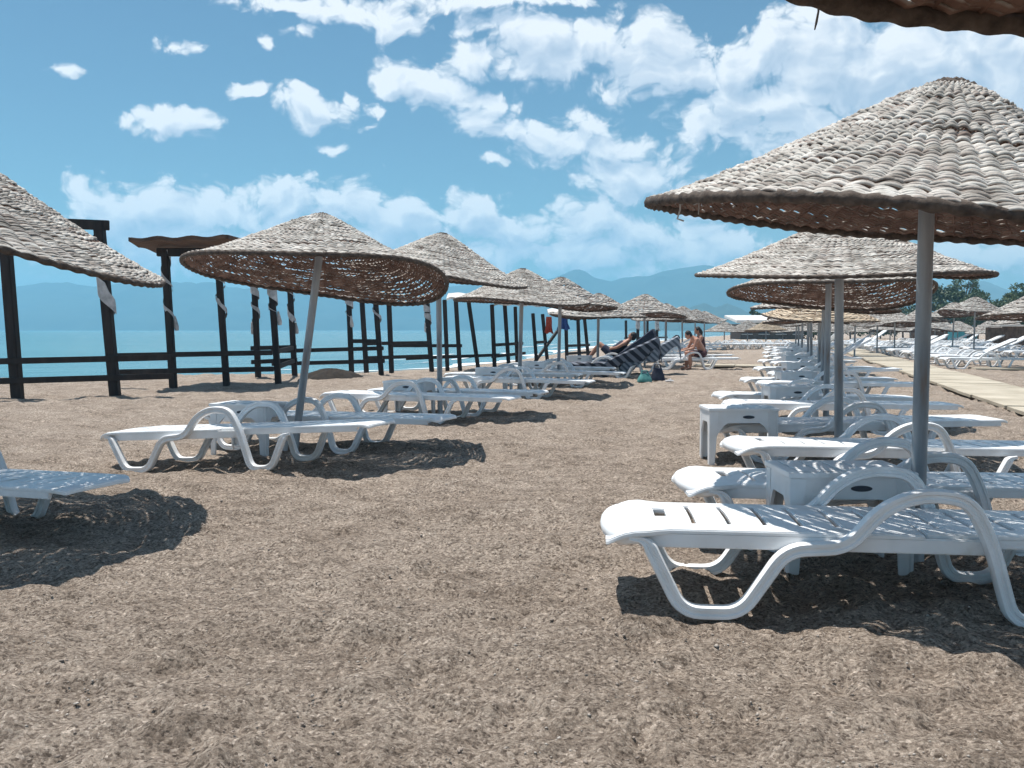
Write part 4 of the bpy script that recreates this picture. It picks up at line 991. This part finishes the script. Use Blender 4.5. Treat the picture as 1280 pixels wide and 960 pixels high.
hills('far_mountains', [(-700, 375), (-300, 366), (0, 360), (60, 352), (120, 358), (190, 349), (250, 354), (310, 362), (380, 356), (450, 364), (560, 358), (640, 353), (690, 346), (708, 340), (721, 335), (742, 347), (765, 352), (783, 346), (800, 350), (825, 339), (850, 333), (875, 330), (920, 335), (1000, 345), (1100, 356), (1170, 360), (1205, 352), (1228, 350), (1255, 360), (1300, 375), (1500, 380), (2000, 370)], 2100, 420, 3, 9)
hills('near_hills', [(780, 412), (815, 402), (845, 391), (866, 381), (880, 377), (893, 383), (908, 377), (925, 384), (950, 398), (985, 404), (1060, 403), (1150, 398), (1300, 402), (1600, 395), (1900, 405)], 1250, 200, 5, 6)

# ------------------------------------------------------------------ loose pebbles in front
g = np.random.default_rng(99); npb = 5000
dd = 2.1+6.5*g.random(npb)**1.6; aa = g.uniform(-R_(32), R_(32), npb); px_, py_ = dd*np.sin(aa), dd*np.cos(aa); pz_ = ground_z(px_, py_)
ico = np.array([(0, 0, 1), (.9, 0, .1), (0, .9, .05), (-.9, 0, .1), (0, -.9, .05), (0, 0, -1)]); icf = np.array([(0, 1, 2), (0, 2, 3), (0, 3, 4), (0, 4, 1), (5, 2, 1), (5, 3, 2), (5, 4, 3), (5, 1, 4)])
sz = g.lognormal(math.log(.0045), .35, npb); rot = g.uniform(0, 6.28, npb)
V = ico[None]*sz[:, None, None]*np.stack([g.uniform(.8, 1.6, npb), g.uniform(.7, 1.1, npb), g.uniform(.5, .8, npb)], 1)[:, None]
c_, s_ = np.cos(rot)[:, None], np.sin(rot)[:, None]; V = np.stack([V[..., 0]*c_-V[..., 1]*s_, V[..., 0]*s_+V[..., 1]*c_, V[..., 2]], -1)+np.stack([px_, py_, pz_+sz*.15], 1)[:, None]
Fc = (icf[None]+6*np.arange(npb)[:, None, None]).reshape(-1, 3)
pb = obj('loose_pebbles', mesh_np('loose_pebbles', V.reshape(-1, 3), Fc, True), M['pebble']); tag(pb, 'small pale and dark pebbles strewn over the sand in front', 'pebbles', kind='stuff')

# twig and cord children (placed on their parasols' rims)
bpy.context.view_layer.update()
def rim_part(u, me, name, px, py, d, sc_=1):
    rim = [c for c in u.children_recursive if c.name.startswith('canopy')][0]
    r_ = ray(px, py); t = d/r_.y; w_ = Vector((0, 0, H))+r_*t
    o = obj(name, me, None, rim); o.matrix_parent_inverse = rim.matrix_world.inverted(); o.location = w_; o.scale = (sc_,)*3; return o
rim_part(cu, TWIG, 'twig', 1022, 14, 1.97, .45)
rim_part(b1, CORD, 'cord', 855, 249, 4.30)

# ------------------------------------------------------------------ light, sky, haze
SUN = Vector((-.22, .15, 1.0)).normalized()
sl_ = bpy.data.lights.new('sun', 'SUN'); sl_.energy = 5.0; sl_.angle = R_(.5); sl_.color = (1, .96, .90)
so = bpy.data.objects.new('sun', sl_); COL.objects.link(so); so.rotation_euler = SUN.to_track_quat('Z', 'Y').to_euler(); so.location = (0, 0, 30)
w = bpy.data.worlds.new('World'); scene.world = w; w.use_nodes = True; nt = w.node_tree; L = nt.links.new
bg = nt.nodes['Background']; bg.inputs['Strength'].default_value = .068
sky = N(nt, 'ShaderNodeTexSky', sky_type='NISHITA', sun_disc=False, sun_elevation=math.asin(SUN.z), sun_rotation=math.atan2(SUN.x, SUN.y), air_density=1.0, dust_density=.6, ozone_density=1.6)
tc = N(nt, 'ShaderNodeTexCoord')
sp = N(nt, 'ShaderNodeSeparateXYZ'); L(tc.outputs['Generated'], sp.inputs[0])
az = N(nt, 'ShaderNodeMath', operation='ARCTAN2'); L(sp.outputs[0], az.inputs[0]); L(sp.outputs[1], az.inputs[1])
el = N(nt, 'ShaderNodeMath', operation='ARCSINE'); L(sp.outputs[2], el.inputs[0])
cb = N(nt, 'ShaderNodeCombineXYZ'); L(az.outputs[0], cb.inputs[0]); L(el.outputs[0], cb.inputs[1])
# domain in units of 10 degrees, warped by noise so that cloud edges curl
P0 = N(nt, 'ShaderNodeVectorMath', operation='SCALE'); P0.inputs['Scale'].default_value = 1/R_(10); L(cb.outputs[0], P0.inputs[0])
wn = N(nt, 'ShaderNodeTexNoise', i_Scale=2.2, i_Detail=4); L(P0.outputs[0], wn.inputs['Vector'])
ws = N(nt, 'ShaderNodeVectorMath', operation='MULTIPLY_ADD'); L(wn.outputs['Color'], ws.inputs[0]); ws.inputs[1].default_value = (.5, .28, 0); ws.inputs[2].default_value = (-.25, -.14, 0)
PW = N(nt, 'ShaderNodeVectorMath', operation='ADD'); L(P0.outputs[0], PW.inputs[0]); L(ws.outputs[0], PW.inputs[1])
def azel(px, py):
    r = ray(px, py).normalized(); return math.atan2(r.x, r.y)/R_(10), math.asin(r.z)/R_(10)
BL = [(150,262,70,40,1.0),(185,258,55,36,1.0),(250,268,70,30,.9),(300,262,60,32,.9),(365,252,62,40,1.0),(440,262,60,36,1.0),(500,282,75,36,.9),(590,270,62,34,.9),(650,292,70,34,.8),(735,278,75,40,.95),(800,300,90,36,.9),(880,312,80,30,.8),(450,315,430,36,.85),(230,300,160,40,.8),(700,318,200,30,.7),
      (500,98,36,26,1),(540,108,44,26,1),(590,72,42,32,1),(600,115,36,20,.9),(605,140,48,26,.8),(640,165,42,22,.75),(690,180,60,28,.9),(733,152,40,28,1),(765,180,50,28,.9),(790,215,70,34,.8),(760,235,70,26,.7),
      (360,2,90,14,.9),(420,14,75,20,.9),(490,22,48,26,1),(600,2,130,13,.8),(690,0,90,12,.7),(665,52,62,40,1),(740,48,70,36,1),(690,85,70,24,.8),(820,52,50,34,.9),(840,85,90,36,1),(780,110,60,18,.6),
      (930,82,80,36,1),(985,62,70,40,1),(940,130,100,34,1),(880,158,52,26,1),(1045,40,60,50,1.1),(1060,90,100,60,1.1),(1160,90,150,90,1.3),(1265,120,120,110,1.3),(1060,160,180,50,1.0),(960,180,50,18,.7),(1230,320,110,28,.8),(900,250,120,30,.55),
      (215,145,44,24,1),(150,140,16,7,.7),(388,134,46,20,1),(380,118,22,14,.9),(310,117,22,9,.7),(432,114,13,14,.7),(474,132,22,13,.7),(418,179,26,8,.7),(610,206,20,7,.7),(238,52,30,9,.45),(332,52,11,8,.8),(378,40,26,9,.7),(65,80,16,5,.35),(455,155,16,6,.5),(590,40,26,14,.6)]
gn = N(nt, 'ShaderNodeTexNoise', i_Scale=.55, i_Detail=3); L(P0.outputs[0], gn.inputs['Vector'])
ga = N(nt, 'ShaderNodeMath', operation='ABSOLUTE'); L(az.outputs[0], ga.inputs[0])
gm = N(nt, 'ShaderNodeMapRange', interpolation_type='SMOOTHSTEP', i_1=R_(31), i_2=R_(42), i_3=-1.6, i_4=-.50); L(ga.outputs[0], gm.inputs[0])
gd = N(nt, 'ShaderNodeMath', operation='ADD'); L(gn.outputs['Fac'], gd.inputs[0]); L(gm.outputs[0], gd.inputs[1])
def density(P, fine):
    """cumulus banks: soft lobes over the sky directions, broken up by billows"""
    prev = None
    for (px, py, rx, ry, st) in BL:
        a, e = azel(px, py); ux, uy = rx/F/R_(10), ry/F/R_(10)
        q = N(nt, 'ShaderNodeVectorMath', operation='MULTIPLY_ADD'); L(P, q.inputs[0]); q.inputs[1].default_value = (1/ux, 1/uy, 0); q.inputs[2].default_value = (-a/ux, -e/uy, 0)
        ln = N(nt, 'ShaderNodeVectorMath', operation='LENGTH'); L(q.outputs[0], ln.inputs[0])
        mm = N(nt, 'ShaderNodeMath', operation='MULTIPLY_ADD', i_1=-st, i_2=st); L(ln.outputs['Value'], mm.inputs[0])
        if prev is None: prev = mm
        else:
            sx = N(nt, 'ShaderNodeMath', operation='SMOOTH_MAX', i_2=.12); L(prev.outputs[0], sx.inputs[0]); L(mm.outputs[0], sx.inputs[1]); prev = sx
    mxx = N(nt, 'ShaderNodeMath', operation='MAXIMUM'); L(prev.outputs[0], mxx.inputs[0]); L(gd.outputs[0], mxx.inputs[1])
    st_ = N(nt, 'ShaderNodeVectorMath', operation='MULTIPLY'); st_.inputs[1].default_value = (1, 1.35, 1); L(P, st_.inputs[0])
    n = N(nt, 'ShaderNodeTexNoise', i_Scale=3.4, i_Detail=8 if fine else 4, i_Roughness=.58, noise_dimensions='2D'); L(st_.outputs[0], n.inputs['Vector'])
    d1 = N(nt, 'ShaderNodeMath', operation='MULTIPLY_ADD', i_1=1.15, i_2=-.575); L(n.outputs['Fac'], d1.inputs[0])
    v = N(nt, 'ShaderNodeTexVoronoi', i_Scale=6.0, i_Detail=2 if fine else 1, i_Roughness=.5, i_Lacunarity=2.3, voronoi_dimensions='2D'); L(st_.outputs[0], v.inputs['Vector'])
    d2 = N(nt, 'ShaderNodeMath', operation='MULTIPLY_ADD', i_1=-.60, i_2=.46); L(v.outputs['Distance'], d2.inputs[0])
    d3 = N(nt, 'ShaderNodeMath', operation='ADD'); L(d1.outputs[0], d3.inputs[0]); L(d2.outputs[0], d3.inputs[1])
    d4 = N(nt, 'ShaderNodeMath', operation='ADD'); L(d3.outputs[0], d4.inputs[0]); L(mxx.outputs[0], d4.inputs[1])
    return d4
dens = density(PW.outputs[0], True)
sh = N(nt, 'ShaderNodeVectorMath', operation='ADD'); sh.inputs[1].default_value = (-.05, .11, 0); L(PW.outputs[0], sh.inputs[0])
densB = density(sh.outputs[0], False)
mask = N(nt, 'ShaderNodeMapRange', interpolation_type='SMOOTHSTEP', i_1=-.04, i_2=.46); L(dens.outputs[0], mask.inputs[0])
cA = N(nt, 'ShaderNodeMath', operation='MINIMUM', i_1=.75); L(dens.outputs[0], cA.inputs[0])
cB = N(nt, 'ShaderNodeMath', operation='MINIMUM', i_1=.75); L(densB.outputs[0], cB.inputs[0])
df = N(nt, 'ShaderNodeMath', operation='SUBTRACT'); L(dens.outputs[0], df.inputs[0]); L(densB.outputs[0], df.inputs[1])
br = N(nt, 'ShaderNodeMath', operation='MULTIPLY_ADD', i_1=.95, i_2=.62); L(df.outputs[0], br.inputs[0])
thick = N(nt, 'ShaderNodeMapRange', interpolation_type='SMOOTHSTEP', i_1=.30, i_2=1.3, i_3=0, i_4=.34); L(dens.outputs[0], thick.inputs[0])
br2 = N(nt, 'ShaderNodeMath', operation='SUBTRACT', use_clamp=True); L(br.outputs[0], br2.inputs[0]); L(thick.outputs[0], br2.inputs[1])
cc = ramp(nt, br2.outputs[0], [(0, (5.8, 7.0, 8.8)), (.45, (7.9, 8.8, 10.2)), (.95, (12.0, 12.2, 12.6))])
lowf = N(nt, 'ShaderNodeMapRange', interpolation_type='SMOOTHSTEP', i_1=R_(1.2), i_2=R_(3.6), i_3=.45, i_4=1.0); L(el.outputs[0], lowf.inputs[0])
mk = N(nt, 'ShaderNodeMath', operation='MULTIPLY'); L(mask.outputs[0], mk.inputs[0]); L(lowf.outputs[0], mk.inputs[1])
mixc = N(nt, 'ShaderNodeMix', data_type='RGBA'); L(mk.outputs[0], mixc.inputs[0]); tint = N(nt, 'ShaderNodeVectorMath', operation='MULTIPLY'); tint.inputs[1].default_value = (.75, .995, 1.05); L(sky.outputs[0], tint.inputs[0]); L(tint.outputs[0], mixc.inputs[6]); L(cc.outputs[0], mixc.inputs[7])
L(mixc.outputs[2], bg.inputs['Color'])

HAZE = True
if HAZE:
    mb = MB(); mb.box((0, 0, 78), (6400, 6400, 168)); me = mb.mesh('haze')
    m = bpy.data.materials.new('haze_air'); m.use_nodes = True; nt = m.node_tree
    nt.nodes.remove(nt.nodes['Principled BSDF'])
    pv = N(nt, 'ShaderNodeVolumePrincipled'); pv.inputs['Color'].default_value = (.33, .70, .95, 1); pv.inputs['Density'].default_value = .00058; pv.inputs['Anisotropy'].default_value = .2
    nt.links.new(pv.outputs[0], nt.nodes['Material Output'].inputs['Volume'])
    hz = obj('haze', me, m); tag(hz, kind='stuff')

scene.view_settings.view_transform = 'Standard'; scene.view_settings.look = 'None'; scene.view_settings.gamma = 1; scene.view_settings.exposure = .32
scene.render.engine = 'CYCLES'
cy = scene.cycles
cy.use_denoising = True; cy.denoiser = 'OPENIMAGEDENOISE'; cy.max_bounces = 8; cy.diffuse_bounces = 3; cy.glossy_bounces = 3; cy.transmission_bounces = 4; cy.volume_bounces = 1; cy.transparent_max_bounces = 6
cy.use_adaptive_sampling = True; cy.adaptive_threshold = .02
print('loungers', NL[0])
